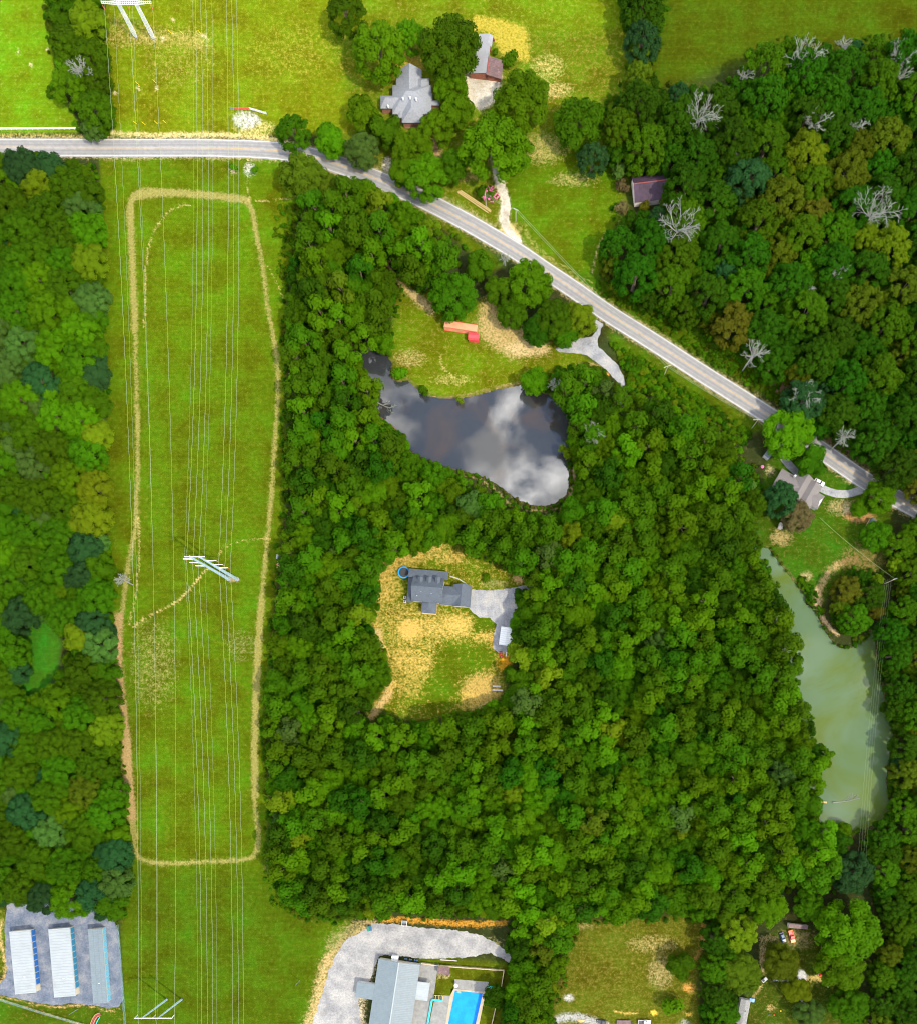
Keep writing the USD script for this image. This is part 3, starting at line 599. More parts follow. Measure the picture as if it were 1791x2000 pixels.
ct = np.concatenate([[0], np.cumsum(np.hypot(*np.diff(CURVE, axis=0).T))]); cq = CubicSpline(ct, CURVE)(np.linspace(0, ct[-1], 60))
sheet('gravel_drive', list(LineString(cq).buffer(7.5, cap_style=2).exterior.coords), 0.03, M['gravel_yard'], 1.0, 3, 15)
CREAM_DRIVE = np.array([(966,312),(974,345),(981,372),(989,402),(986,432),(998,456),(1014,474)], float)
ct = np.concatenate([[0], np.cumsum(np.hypot(*np.diff(CREAM_DRIVE, axis=0).T))]); cq = CubicSpline(ct, CREAM_DRIVE)(np.linspace(0, ct[-1], 50))
M['gravel_cream'] = gravel('gravel_cream', (0.296, 0.265, 0.203), (0.390, 0.359, 0.296), (0.452, 0.429, 0.374), (0.312, 0.226, 0.094), 0.57)
sheet('gravel_drive', list(LineString(cq).buffer(6.5, cap_style=2).exterior.coords), 0.03, M['gravel_cream'], 2.0, 2.5, 16)
sheet('farmyard', [(914,140),(976,143),(970,170),(955,196),(936,214),(925,205),(918,175)], 0.03, M['gravel_cream'], 2.2, 2.5, 17)

# the pool terrace
sheet('concrete_terrace', [(822.5,1881),(856,1886.6),(846.5,1953),(838,2000),(831,2040),(793,2040),(803,2000)], 0.06, M['concrete'], thick=0.2)
sheet('concrete_terrace', [(848,1957),(866,1945),(879,1946),(872,2000),(866,2040),(832,2040),(839,2000)], 0.055, M['concrete'], thick=0.2)
ring = Polygon([W(*p) for p in [(886.5,1932),(948.5,1938),(936,2000),(929,2040),(864,2040),(871,2000),(879,1946)]]).difference(Polygon([W(*p) for p in SWIM]))
MB().prism(ring, -0.15, 0.07).build('pool_deck', M['coping'], kind='structure')
sheet('concrete_terrace', [(888,1913.4),(954,1918.8),(949.5,1938),(886.8,1931.5)], 0.06, M['concrete'], thick=0.2)
M['pool_water'] = usdkit.material(stage, '/World/Looks/pool_water', {
    'g': ('geometry', {}), 'w': ('noise_texture', {'scale': 1.6, 'detail': 3.0, 'roughness': 0.6, 'distortion': 0.6}), 'b': ('bump', {'strength': 0.12, 'distance': 0.06}),
    'f': ('fresnel', {'IOR': 1.33}), 't': ('transparent_bsdf', {'color': (0.62, 0.93, 0.98)}), 'gl': ('glossy_bsdf', {'roughness': 0.02, 'color': (1, 1, 1)}), 'm': ('mix_closure', {})},
    [('g.position', 'w.vector'), ('w.fac', 'b.height'), ('b.normal', 'gl.normal'), ('f.fac', 'm.fac'), ('t.BSDF', 'm.closure1'), ('gl.BSDF', 'm.closure2')], surface='m.closure')
# ---------------------------------------------------------------- buildings
def gable_roof(x0, x1, y0, y1, eave, ridge, axis='x', th=0.18, hip0=0.0, hip1=0.0, off=0.0):
    """A roof shell over the rectangle; ridge along axis, hips at its two ends, ridge moved sideways by off. Returns vertices and faces of a solid."""
    if axis == 'y':
        v, f = gable_roof(y0, y1, -x1, -x0, eave, ridge, 'x', th, hip0, hip1, -off)
        v = np.array(v); return np.column_stack([-v[:, 1], v[:, 0], v[:, 2]]), f
    ym = (y0 + y1) / 2 + off
    top = [(x0, y0, eave), (x1, y0, eave), (x1, y1, eave), (x0, y1, eave), (x0 + hip0, ym, ridge), (x1 - hip1, ym, ridge)]
    v = np.array(top + [(x, y, z - th) for x, y, z in top], float)
    f = [(0, 1, 5), (0, 5, 4), (2, 3, 4), (2, 4, 5)]
    f += [(3, 0, 4)] if hip0 else []
    f += [(1, 2, 5)] if hip1 else []
    under = [tuple(6 + k for k in t[::-1]) for t in f]
    edges = [(0, 1), (2, 3)] + ([(3, 0)] if hip0 else [(3, 4), (4, 0)]) + ([(1, 2)] if hip1 else [(1, 5), (5, 2)])
    side = []
    for a, b in edges:
        side += [(b, a, 6 + a), (b, 6 + a, 6 + b)]
    return v, np.array(f + under + side)

def gable_walls(x0, x1, y0, y1, eave, ridge, axis='x', off=0.0, hip=False, z0=-0.05):
    """Walls of a house as one closed solid, with gables unless hipped."""
    if hip:
        return np.array(trimesh.creation.box([x1 - x0, y1 - y0, eave - z0]).vertices) + [(x0 + x1) / 2, (y0 + y1) / 2, (eave + z0) / 2], trimesh.creation.box().faces
    if axis == 'y':
        v, f = gable_walls(y0, y1, -x1, -x0, eave, ridge, 'x', -off, False, z0)
        return np.column_stack([-v[:, 1], v[:, 0], v[:, 2]]), f
    ym = (y0 + y1) / 2 + off
    sec = [(y0, z0), (y1, z0), (y1, eave), (ym, ridge), (y0, eave)]
    v = np.array([(x0, y, z) for y, z in sec] + [(x1, y, z) for y, z in sec])
    f = [(0, 2, 1), (0, 3, 2), (0, 4, 3), (5, 6, 7), (5, 7, 8), (5, 8, 9)]
    for k in range(5):
        j = (k + 1) % 5
        f += [(k, j, 5 + j), (k, 5 + j, 5 + k)]
    return v, np.array(f)

def P2L(origin_px, rot):
    """Photo pixels -> metres in a frame that stands at origin_px and is turned by rot degrees (x to the right, y up the photo)."""
    def fn(px, py, h=0.0):
        ox, oy = W(*origin_px); x, y = W(px, py, h)
        return rot2(x - ox, y - oy, -rot)
    return fn

def window(mb_parent, name, c, size, rz, frame, pane):
    """A window set on a wall: frame ring proud of the wall with the pane as its sub-part."""
    w, h = size
    fr = MB()
    for dx, dz, sx, sz in ((0, h / 2, w + .12, .1), (0, -h / 2, w + .12, .1), (-w / 2, 0, .1, h - .1), (w / 2, 0, .1, h - .1), (0, 0, .06, h - .1)):
        ox, oy = rot2(dx, 0, rz)
        fr.box((c[0] + ox, c[1] + oy, c[2] + dz), (sx, .10, sz), rz)
    f = fr.build(name, M[frame], mb_parent)
    MB().box(c, (w - .1, .05, h - .1), rz).build('pane', M[pane], f)

# --- the new house in the straw clearing
HR = -4.6
h1 = P2L((838, 1150), HR)
ox, oy = W(838, 1150)
t = thing('house', 'dark slate-roofed new house with three dormers in the straw-covered clearing', 'house', (ox, oy, 0), HR)
# main block 806..866 x 1122..1178, porch roofs around it
x0, y1 = h1(808, 1126.5, 4); x1, y0 = h1(865, 1179, 4)
MB().add(*gable_walls(x0 + .4, x1 - .4, y0 + .45, y1 - .45, 4.4, 8.2, off=0.3)).build('wall', M['white_wall'], t)
MB().add(*gable_roof(x0, x1, y0, y1, 4.5, 8.7, off=0.3)).build('roof', M['dark_shingle'], t)
MB().box(((x0 + x1) / 2, (y0 + y1) / 2 + .3, 8.71), (x1 - x0, .32, .06)).build('ridge_cap', M['dark_shingle'], t)
px0, py1 = h1(799.5, 1110.5, 3); px1, _ = h1(876.5, 1117, 3); _, py0 = h1(796, 1177, 3)
def slab(name, quad, th, mat, parent):
    v = np.array(list(quad) + [(a, b, c - th) for a, b, c in quad], float)
    f = [(0, 1, 2), (0, 2, 3), (4, 6, 5), (4, 7, 6)]
    for k in range(4):
        j = (k + 1) % 4
        f += [(k, 4 + k, 4 + j), (k, 4 + j, j)]
    return MB().add(v, np.array(f)).build(name, M[mat], parent)
slab('porch_roof', [(px0, y1 - .3, 4.1), (px1, y1 - .3, 4.1), (px1, py1, 2.9), (px0, py1, 2.9)], .15, 'dark_shingle', t)
slab('porch_roof', [(px0, py0 + .1, 2.9), (x0 + .5, py0 + .1, 4.0), (x0 + .5, y1 - .32, 4.0), (px0, y1 - .32, 2.9)], .15, 'dark_shingle', t)
for k in range(6):
    MB().cyl((px0 + .4 + k * (px1 - px0 - .8) / 5, py1 - .3, 0), .12, 2.8, 8).build('porch_post', M['white_wall'], t)
for k, cx in enumerate((821.5, 838.5, 855.5)):
    a, b = h1(cx, 1131, 6.2)
    d = MB().add(*gable_walls(a - .9, a + .9, b - 2.4, b + .55, 6.3, 6.9, 'y', z0=4.9)).build('dormer', M['dark_shingle'], t)
    MB().add(*gable_roof(a - 1.1, a + 1.1, b - 2.8, b + .8, 6.25, 7.05, 'y', .12)).build('dormer_roof', M['dark_shingle'], d)
    MB().box((a, b + .57, 5.7), (1.0, .06, .9)).build('pane', M['glass_dark'], d)
gx0, gy1 = h1(866, 1144, 3.5); gx1, gy0 = h1(898, 1184, 3.5)
MB().add(*gable_walls(gx0 - 1, gx1, gy0 + .5, gy1 - .4, 3.2, 5.3)).build('wall', M['white_wall'], t)
MB().add(*gable_roof(gx0 - 1.2, gx1 + 1.5, gy0 + .1, gy1, 3.1, 5.5)).build('roof', M['dark_shingle'], t)
wx0, wy1 = h1(886, 1141, 3); wx1, wy0 = h1(918, 1187, 3)
MB().add(*gable_walls(wx0 + .4, wx1 - .4, wy0 + .4, wy1 - .4, 3.0, 5.6, 'y')).build('garage_wall', M['white_wall'], t)
MB().add(*gable_roof(wx0, wx1, wy0, wy1, 2.95, 5.85, 'y')).build('garage_roof', M['dark_shingle'], t)
for k in (-1, 1):
    MB().box((wx1 - .38, (wy0 + wy1) / 2 + k * 2.2, 1.3), (.08, 2.8, 2.3)).build('garage_door', M['beige_wall'], t)
bx0, by1 = h1(824.5, 1176, 3); bx1, by0 = h1(852, 1199, 3)
MB().add(*gable_roof(bx0, bx1, by0, by1 + .5, 2.8, 4.0, 'y', .15, hip0=2.2)).build('back_porch_roof', M['dark_shingle'], t)
for sx in (bx0 + .3, bx1 - .3):
    MB().cyl((sx, by0 + .3, 0), .1, 2.7, 8).build('porch_post', M['white_wall'], t)
MB().box(((bx0 + bx1) / 2, (by0 + by1) / 2, .2), (bx1 - bx0 - .4, by1 - by0, .5)).build('deck', M['pale_wood'], t)
for vx, vy in ((x0 + 2.5, y0 + 2.0), (x0 + 8.5, y0 + 3.2), (x0 + 4.2, y0 + 3.6)):
    MB().cyl((vx, vy, 5.5), .12, 1.9, 8).build('vent_pipe', M['white_wall'], t)
for k in range(4):
    window(t, 'window', (x0 + 2.2 + k * 2.6, y0 + .47, 3.0), (1.1, 1.4), 0, 'white_wall', 'glass_dark')

t = thing('trampoline', 'round trampoline with a bright blue rim at the corner of the slate-roofed house', 'trampoline', (*W(789.5, 1119), 0))
a = np.linspace(0, 2 * np.pi, 33)[:-1]
outer, inner = Polygon(np.c_[2.55 * np.cos(a), 2.55 * np.sin(a)]), Polygon(np.c_[2.05 * np.cos(a), 2.05 * np.sin(a)])
MB().prism(outer.difference(inner), .84, .92).build('rim_pad', M['ring_blue'], t)
MB().prism(inner.buffer(-.01), .86, .875).build('mat', M['black_mesh'], t)
for k in range(6):
    MB().cyl((2.3 * math.cos(k * math.pi / 3), 2.3 * math.sin(k * math.pi / 3), 0), .04, .84, 6).build('leg', M['galv_metal'], t)
for k, y in enumerate((1167.5, 1175.5)):
    t = thing('air_conditioner', ('white topped air conditioner unit beside the house wall, the one nearer the trampoline', 'white topped air conditioner unit beside the house wall, the one nearer the back porch')[k], 'air conditioner', (*W(791.5, y), 0), HR, 'units beside the house wall')
    MB().rbox((0, 0, .5), (1.05, 1.05, 1.0), .06).build('casing', M['white_wall'], t)
    MB().cyl((0, 0, 1.0), .38, .04, 16).build('fan_grille', M['dark_box'], t)
ORDW = ['first', 'second', 'third', 'fourth', 'fifth', 'sixth', 'seventh', 'eighth', 'ninth', 'tenth', 'eleventh', 'twelfth', 'thirteenth', 'fourteenth', 'fifteenth']
for k in range(15):
    u = k / 14
    x, y = 880 + 32 * u, 1126.5 + 3 * u + 13 * u * u
    m = MB().prism([(.26 * math.cos(q) * (1 + .15 * math.sin(3 * q + k)), .22 * math.sin(q)) for q in np.linspace(0, 6.283, 9)[:-1]], 0, .06)
    s = thing('stepping_stone', f'small pale stepping stone, {ORDW[k]} from the porch in the curved row', 'stepping stone', (*W(x, y), 0), k * 31, 'row of stepping stones at the porch')
    m.build('stone', M['white_wall'], s)

t = thing('carport', 'white metal-roofed carport at the end of the gravel drive under overhanging branches', 'carport', (*W(988.5, 1245), 0), -8)
MB().add(*gable_roof(-2.7, 2.7, -3.9, 3.9, 2.8, 3.05, 'y', .06)).build('roof', M['white_paint'], t)
for k in range(9):
    for s in (-1, 1):
        MB().bar((s * 2.69, -3.6 + k * .9, 2.83), (0, -3.6 + k * .9, 3.08), .05).build('roof_seam', M['white_metal'], t)
for sx in (-2.5, 2.5):
    for sy in (-3.6, 0, 3.6):
        MB().box((sx, sy, 1.35), (.1, .1, 2.8)).build('post', M['white_steel'], t)

def tractor(name, label, cat, x, y, rot, body, front, s=1.0):
    t = thing(name, label, cat, (*W(x, y), 0), rot)
    MB().rbox((.75 * s, 0, .85 * s), (1.3 * s, .6 * s, .55 * s), .1).build('bonnet', M[body], t)
    MB().rbox((-.35 * s, 0, .95 * s), (.9 * s, .9 * s, .35 * s), .1).build('mudguard', M[body], t)
    MB().rbox((-.25 * s, 0, 1.25 * s), (.45 * s, .45 * s, .35 * s), .1).build('seat', M['rubber'], t)
    MB().tube([(.12 * s, 0, 1.15 * s), (-.02 * s, 0, 1.45 * s)], .04, 6).build('steering_column', M['rubber'], t)
    for sx, r, wd in ((-.5, .62, .36), (1.05, .36, .24)):
        for sy in (-1, 1):
            MB().tube([(sx * s, sy * (.62 * s) - wd / 2, r * s), (sx * s, sy * (.62 * s) + wd / 2, r * s)], r * s, 14).build('wheel', M['rubber'], t)
    MB().rbox((2.1 * s, 0, .4 * s), (.4 * s, 1.5 * s, .5 * s), .08).build('loader_bucket', M[front], t)
    for sy in (-.45, .45):
        MB().bar((.3 * s, sy * s, .9 * s), (2.0 * s, sy * s, .5 * s), .12 * s).build('loader_arm', M[body], t)
    return t
tractor('tractor', 'small red and blue tractor on the bare orange soil below the carport', 'tractor', 978.6, 1281, 97, 'red_paint', 'blue_paint', .85)
tractor('tractor', 'bright red tractor on the grass beside the long dark shed', 'tractor', 1690, 1056, 60, 'red_paint', 'red_paint', .9)
for k, (x, y, L) in enumerate(((969.5, 1341, 3.4), (971.5, 1348.5, 4.6))):
    t = thing('plank_stack', ('shorter of two pale plank stacks lying at the right edge of the straw', 'longer of two pale plank stacks lying at the right edge of the straw')[k], 'planks', (*W(x, y), 0), -3)
    for j in range(3):
        MB().rbox((0, (j - 1) * .23, .3), (L - .2 * (j % 2), .21, .12), .02).build('plank', M['grey_wood'], t)
    for sx in (-L / 3, L / 3):
        MB().box((sx, 0, .12), (.12, .8, .24)).build('bearer', M['grey_wood'], t)
t = thing('plank_stack', 'single pale board leaning flat on orange soil beside the small tractor', 'planks', (*W(988.5, 1278), 0), 85)
MB().rbox((0, 0, .08), (1.9, .5, .1), .02).build('plank', M['grey_wood'], t)

# --- grey cross-shaped house at the top
t = thing('house', 'pale grey shingled house with many-winged hip roof among trees above the road', 'house', (*W(800, 188), 0), 0)
h2 = P2L((800, 188), 0)
def wing(px0, py0, px1, py1, eave, ridge, axis, hip0=0, hip1=0, wall='brick_wall', roof='light_shingle', over=.45, walls=True):
    a0, b1 = h2(px0, py0, eave); a1, b0 = h2(px1, py1, eave)
    if walls:
        MB().add(*gable_walls(a0 + over, a1 - over, b0 + over, b1 - over, eave, ridge - .3, axis, hip=bool(hip0 or hip1))).build('wall', M[wall], t)
    MB().add(*gable_roof(a0, a1, b0, b1, eave, ridge, axis, .16, hip0, hip1)).build('roof', M[roof], t)
    return a0, a1, b0, b1
wing(767, 165, 843, 222, 3.2, 7.4, 'x', 6.4, 6.4)
wing(779.5, 135, 824, 190, 3.1, 6.2, 'y')
wing(785.5, 195, 826.5, 239, 3.15, 6.6, 'y', 3.8, 0)
wing(743.5, 186, 800, 211, 3.05, 5.3, 'x', 2.4, 0)
wing(774, 150, 800, 180, 2.95, 4.2, 'y', 2.0, 2.0)
wing(810, 152, 839, 200, 2.98, 5.0, 'y', 2.5, 2.5)
wing(830, 181, 845, 196, 2.9, 3.9, 'x', 0, 1.2)
wing(826, 195.5, 858.5, 205, 2.85, 3.5, 'x', 0, 1.0)
wing(776, 212, 790, 229.5, 2.9, 3.8, 'y', 1.2, 1.2)
for x, y, z in ((787, 190, 7.2), (801, 188, 7.4), (813, 191, 7.2), (758, 205, 4.6)):
    a, b = h2(x, y, z)
    MB().cyl((a, b, z - 1.0), .33, 1.0, 10).build('roof_vent', M['white_paint'], t)
for k, (x, y, rz) in enumerate(((790, 239, 0), (802, 239, 0), (813, 239, 0))):
    a, b = h2(x, y, 1.6)
    window(t, 'window', (a, b + .42, 1.7), (1.2, 1.3), rz, 'white_wall', 'glass_dark')
a, b = h2(806, 239, 1)
MB().box((a - .1, b - .8, .2), (6.5, 1.6, .5)).build('doorstep', M['brick_wall'], t)

# --- barn with grey roof and maroon lean-to
t = thing('barn', 'long grey metal-roofed barn with a maroon side roof, half under the big oak', 'barn', (*W(944, 105), 0), -7)
h4 = P2L((944, 105), -7)
gxa, gyb = h4(950, 137, 5); gxb, gyt = h4(954, 78, 5)
xr = (gxa + gxb) / 2
MB().add(*gable_roof(xr - 7.2, xr + .3, gyb, gyt, 2.7, 3.9, 'y', .12, off=3.3)).build('roof', M['barn_roof'], t)
MB().add(*gable_walls(xr - 6.9, xr, gyb + .3, gyt - .3, 2.6, 3.65, 'y', off=3.1)).build('wall', M['red_wood'], t)
MB().add(*gable_roof(xr - 5.2, xr + .9, gyt - .2, gyt + 4.6, 2.5, 3.3, 'y', .12, off=1.5)).build('roof', M['barn_roof'], t)
MB().add(*gable_walls(xr - 4.9, xr + .6, gyt - .4, gyt + 4.3, 2.4, 3.1, 'y', off=1.4)).build('wall', M['red_wood'], t)
yt2 = gyb + 7.6
slab('lean_to_roof', [(xr + .32, gyb - .4, 3.5), (xr + 6.6, gyb - .4, 2.3), (xr + 6.6, yt2, 2.3), (xr + .32, yt2, 3.5)], .1, 'maroon_metal', t)
slab('roof_edge', [(xr + .3, gyb - .5, 3.62), (xr + .85, gyb - .5, 3.5), (xr + .85, yt2 + .1, 3.5), (xr + .3, yt2 + .1, 3.62)], .05, 'ridge_red', t)
for k in range(11):
    yy = gyb - .1 + k * (yt2 - gyb) / 10.6
    MB().bar((xr + .9, yy, 3.42), (xr + 6.55, yy, 2.33), .07).build('roof_seam', M['maroon_metal'], t)
MB().box((xr + 3.4, (gyb + yt2) / 2, 1.05), (5.8, yt2 - gyb - .6, 2.2)).build('lean_to_wall', M['red_wood'], t)
for k in range(4):
    MB().box((xr + .2 + k * .35, gyt + 4.9, .5), (.2, .9, 1.0 - .1 * k), 12 * k).build('fence_board', M['red_wood'], t)

# --- purple-roofed barn in the oak wood
t = thing('barn', 'purple-brown metal-roofed barn with a red ridge cap at the edge of the oak wood', 'barn', (*W(1266, 376), 0), 7)
h5 = P2L((1266, 376), 7)
MB().add(*gable_roof(-7.2, 7.2, -5.7, 5.2, 3.2, 5.6, 'x', .1, off=.8)).build('roof', M['purple_metal'], t)
MB().add(*gable_walls(-6.9, 6.9, -5.4, 4.9, 3.1, 5.3, 'x', off=.8)).build('wall', M['grey_wood'], t)
MB().box((0, .55, 5.64), (14.4, .42, .1)).build('ridge_cap', M['ridge_red'], t)
for k in range(16):
    x = -6.8 + k * 13.6 / 15
    MB().bar((x, .5, 5.62), (x, -5.65, 3.24), .07).build('roof_seam', M['purple_metal'], t)
    MB().bar((x, .6, 5.62), (x, 5.15, 3.24), .07).build('roof_seam', M['purple_metal'], t)

# --- orange container, red shed
t = thing('shipping_container', 'long faded orange container lying on the pond lawn partly under a tree', 'container', (*W(900.5, 643), 0), -8.8)
MB().box((0, 0, 1.35), (14.0, 2.9, 2.5)).build('body', M['orange_steel'], t)
for k in range(15):
    MB().box((-6.7 + k * .957, 0, 2.63), (.28, 2.8, .06)).build('roof_rib', M['orange_steel'], t)
for s in (-1, 1):
    MB().box((0, s * 1.47, 2.6), (14.1, .12, .16)).build('top_rail', M['red_steel'], t)
    MB().box((0, s * 1.47, .16), (14.1, .12, .2)).build('bottom_rail', M['red_steel'], t)
    MB().box((7.03, s * .7, 1.35), (.06, 1.3, 2.3)).build('door', M['orange_steel'], t)
t = thing('shed', 'small bright red barn-shaped shed beside the orange container', 'shed', (*W(925.5, 661.5), 0), -4)
sec = [(-1.65, 2.0), (-1.15, 2.75), (0, 3.15), (1.15, 2.75), (1.65, 2.0)]
v = np.array([(x, y, z) for x in (-2.25, 2.25) for y, z in sec] + [(x, y * .94, z - .1) for x in (-2.25, 2.25) for y, z in sec])
f = []
for k in range(4):
    f += [(k, k + 1, 5 + k + 1, 5 + k), (10 + k, 15 + k, 15 + k + 1, 10 + k + 1)]
    f += [(k + 1, k, 10 + k, 10 + k + 1), (5 + k, 5 + k + 1, 15 + k + 1, 15 + k)]
f += [(0, 5, 15, 10), (9, 4, 14, 19)]
MB().add(v, np.array(f)[:, ::-1]).build('roof', M['red_steel'], t)
MB().hull([(x, y, z) for x in (-2.1, 2.1) for y, z in [(-1.5, 0), (1.5, 0), (-1.5, 1.95), (1.5, 1.95), (-1.05, 2.62), (1.05, 2.62), (0, 2.98)]]).build('wall', M['red_steel'], t)
MB().box((-2.13, 0, 1.0), (.06, 1.3, 1.9)).build('door', M['white_wall'], t)

# --- three storage buildings
def storage(label, cx, cy, w, l, rot, n, doormat, roof, beige, seams):
    t = thing('storage_building', label, 'storage building', (*W(cx, cy), 0), rot)
    hgt = 2.9
    MB().box((0, 0, hgt / 2 - .05), (w - .5, l - .4, hgt)).build('wall', M['beige_wall'], t)
    slab('roof', [(-w / 2, -l / 2, hgt + .05), (w / 2, -l / 2, hgt + .35), (w / 2, l / 2, hgt + .35), (-w / 2, l / 2, hgt + .05)], .12, roof, t)
    total = n + (1 if beige else 0)
    step = (l - .6) / total
    for k in range(total):
        y = l / 2 - .3 - step * (k + .5)
        last = beige and k == total - 1
        d = MB().box((w / 2 - .2, y, 1.25), (.12, step - .35, 2.4)).build('roller_door', M['beige_wall' if last else doormat], t, label='beige end door' if last else None)
        MB().box((w / 2 - .12, y, .35), (.05, .3, .08)).build('handle', M['dark_box'], d)
    sm = 'seam_grey' if roof == 'galv_metal' else 'seam_white'
    if seams:
        for k in range(seams):
            y = -l / 2 + (k + .5) * l / seams
            MB().bar((-w / 2, y, hgt + .07), (w / 2, y, hgt + .37), .07).build('roof_seam', M[sm], t)
        for x in (-w / 6, w / 6) if roof == 'galv_metal' else ():
            MB().box((x, 0, hgt + .2 + .3 * x / w + .04), (.12, l, .05)).build('roof_seam', M[sm], t)
        MB().cyl((.2, -l * .23, hgt + .2), .22, .35, 10).build('roof_vent', M['white_paint'], t)
    for k in (-1, 1):
        MB().bar((-w / 2 - .05, k * l / 2 * .99, 0), (-w / 2 - .05, k * l / 2 * .99, hgt), .1).build('downpipe', M['white_steel'], t)
storage('white-roofed storage building nearest the left edge with royal blue doors', 53.8, 1876, 9.3, 26.8, 5.5, 9, 'door_blue', 'white_metal', True, 22)
storage('white-roofed storage building between two others with teal blue doors', 129.6, 1877, 9.4, 29.2, 5.0, 10, 'door_teal', 'white_metal', True, 24)
storage('narrow ribbed grey-roofed storage building with pale blue doors beside the chain-link fence', 198.6, 1883.5, 6.2, 31.8, 4.2, 12, 'door_light', 'galv_metal', False, 34)

# --- the pool club
PR = -8.5
t = thing('clubhouse', 'long blue-grey ribbed metal-roofed clubhouse between gravel loop and pool', 'clubhouse', (*W(770, 1945), 0), PR)
h6 = P2L((770, 1945), PR)
ax0, ay1 = h6(740, 1873, 3.2); ax1, _ = h6(822, 1880.5, 3.2)
Lb = -26.0
MB().add(*gable_walls(ax0 + .4, ax1 - .4, Lb, ay1 - .4, 3.1, 4.4, 'y')).build('wall', M['beige_wall'], t)
MB().add(*gable_roof(ax0, ax1, Lb - .4, ay1, 3.1, 4.6, 'y', .1)).build('roof', M['galv_metal'], t)
xm = (ax0 + ax1) / 2
MB().box((xm, (Lb + ay1) / 2, 4.62), (.5, ay1 - Lb, .08)).build('ridge_cap', M['white_metal'], t)
nse = 56
for k in range(nse):
    y = Lb + .2 + k * (ay1 - Lb - .4) / (nse - 1)
    for e in (ax0, ax1):
        MB().bar((e, y, 3.13), (xm, y, 4.62), .075).build('roof_seam', M['seam_grey'], t)
for nm, pts, z0, z1, mt in (('annex_roof', (698, 1921.5, 731, 1951), 2.7, 3.05, 'galv_metal'), ('canopy_roof', (815, 1920, 835.5, 1954), 3.0, 2.7, 'white_metal')):
    a0, b1 = h6(pts[0], pts[1], 2.8); a1, b0 = h6(pts[2], pts[3], 2.8)
    b1, b0 = (b1 + b0) / 2 + (3.3 if nm == 'annex_roof' else 3.9), (b1 + b0) / 2 - (3.3 if nm == 'annex_roof' else 3.9)
    slab(nm, [(a0, b0, z0), (a1, b0, z1), (a1, b1, z1), (a0, b1, z0)], .1, mt, t)
    for k in range(8):
        y = b0 + .3 + k * (b1 - b0 - .6) / 7
        MB().bar((a0, y, z0 + .02), (a1, y, z1 + .02), .06).build('roof_seam', M[mt], t)
    if nm == 'annex_roof':
        MB().box(((a0 + a1) / 2, (b0 + b1) / 2, 1.25), (a1 - a0 - .5, b1 - b0 - .5, 2.6)).build('annex_wall', M['white_wall'], t)
    else:
        for yy in (b0 + .3, b1 - .3):
            MB().box((a1 - .2, yy, 1.3), (.12, .12, 2.6)).build('post', M['white_steel'], t)
t = thing('water_tank', 'white boxy cabinet unit against the top wall of the clubhouse', 'cabinet', (*W(773, 1870.5), 0), PR)
for k in range(3):
    MB().rbox(((k - 1) * .98, 0, 1.1), (.94, 2.1, 2.2), .05).build('cabinet_bay', M['white_paint'], t)
for k, (x, y) in enumerate(((792, 1875.5), (795, 1876), (801, 1876.5), (804, 1877), (811, 1878), (815, 1878.3))):
    t = thing('barrel', f'blue plastic barrel, {ORDW[k]} from the left along the top wall of the clubhouse', 'barrel', (*W(x, y - 2), 0), 0, 'blue barrels behind the clubhouse')
    MB().tube([(0, 0, 0), (0, 0, .15), (0, 0, .45), (0, 0, .75), (0, 0, .9)], [.27, .3, .32, .3, .27], 12).build('drum', M['tarp_blue'], t)
    MB().cyl((0, 0, .9), .24, .03, 12).build('lid', M['blue_paint'], t)
t = thing('shed', 'small maroon-roofed shed at the corner of the pool lawn', 'shed', (*W(867.5, 1894), 0), -5)
slab('roof', [(-2.6, -1.6, 2.3), (2.6, -1.6, 2.3), (2.6, 1.6, 2.7), (-2.6, 1.6, 2.7)], .1, 'maroon_metal', t)
MB().box((0, 0, 1.1), (4.8, 2.8, 2.3)).build('wall', M['tan_fence'], t)
for k in range(9):
    MB().bar((-2.5 + k * .625, -1.58, 2.33), (-2.5 + k * .625, 1.58, 2.73), .05).build('roof_seam', M['maroon_metal'], t)
for k, (x, y, c) in enumerate(((851, 1885, 'dark_box'), (855, 1885.6, 'blue_paint'), (859.5, 1886.5, 'dark_box'))):
    t = thing('wheeled_bin', ('dark wheeled bin at the terrace corner, left of three', 'blue wheeled bin between two dark ones at the terrace corner', 'dark wheeled bin at the terrace corner, right of three')[k], 'bin', (*W(x, y), 0), 10 * k)
    MB().hull([(sx * .26, sy * .3, .08) for sx in (-1, 1) for sy in (-1, 1)] + [(sx * .33, sy * .4, 1.0) for sx in (-1, 1) for sy in (-1, 1)]).build('body', M[c], t)
    MB().rbox((0, 0, 1.04), (.72, .86, .08), .03).build('lid', M[c], t)
pool = thing('swimming_pool', 'rectangular bright blue swimming pool with a sandy coping', 'swimming pool', (0, 0, 0), 0)
pb = [W(*p) for p in SWIM]
MB().prism(Polygon(pb).buffer(.02), -2.0, -1.9).build('floor', M['pool_tile'], pool)
for k in range(len(pb)):
    a_, b_ = np.array(pb[k]), np.array(pb[(k + 1) % len(pb)])
    MB().prism(LineString([a_, b_]).buffer(.02, cap_style=2), -1.95, .02).build('pool_wall', M['pool_tile'], pool)
v2, f2 = trimesh.creation.triangulate_polygon(Polygon(pb).buffer(-.021), engine='earcut')
MB().add(np.c_[v2, np.full(len(v2), -.12)], f2).build('water', M['pool_water'], pool)
for u in (.25, .75):
    q = np.array(pb[0]) * (1 - u) + np.array(pb[1]) * u
    for s in (-.3, .3):
        MB().tube([(q[0] + s, q[1] + .7, .06), (q[0] + s, q[1] + .5, .95), (q[0] + s, q[1] - .15, .9), (q[0] + s, q[1] - .2, -.9)], .04, 6).build('handrail', M['galv_metal'], pool)
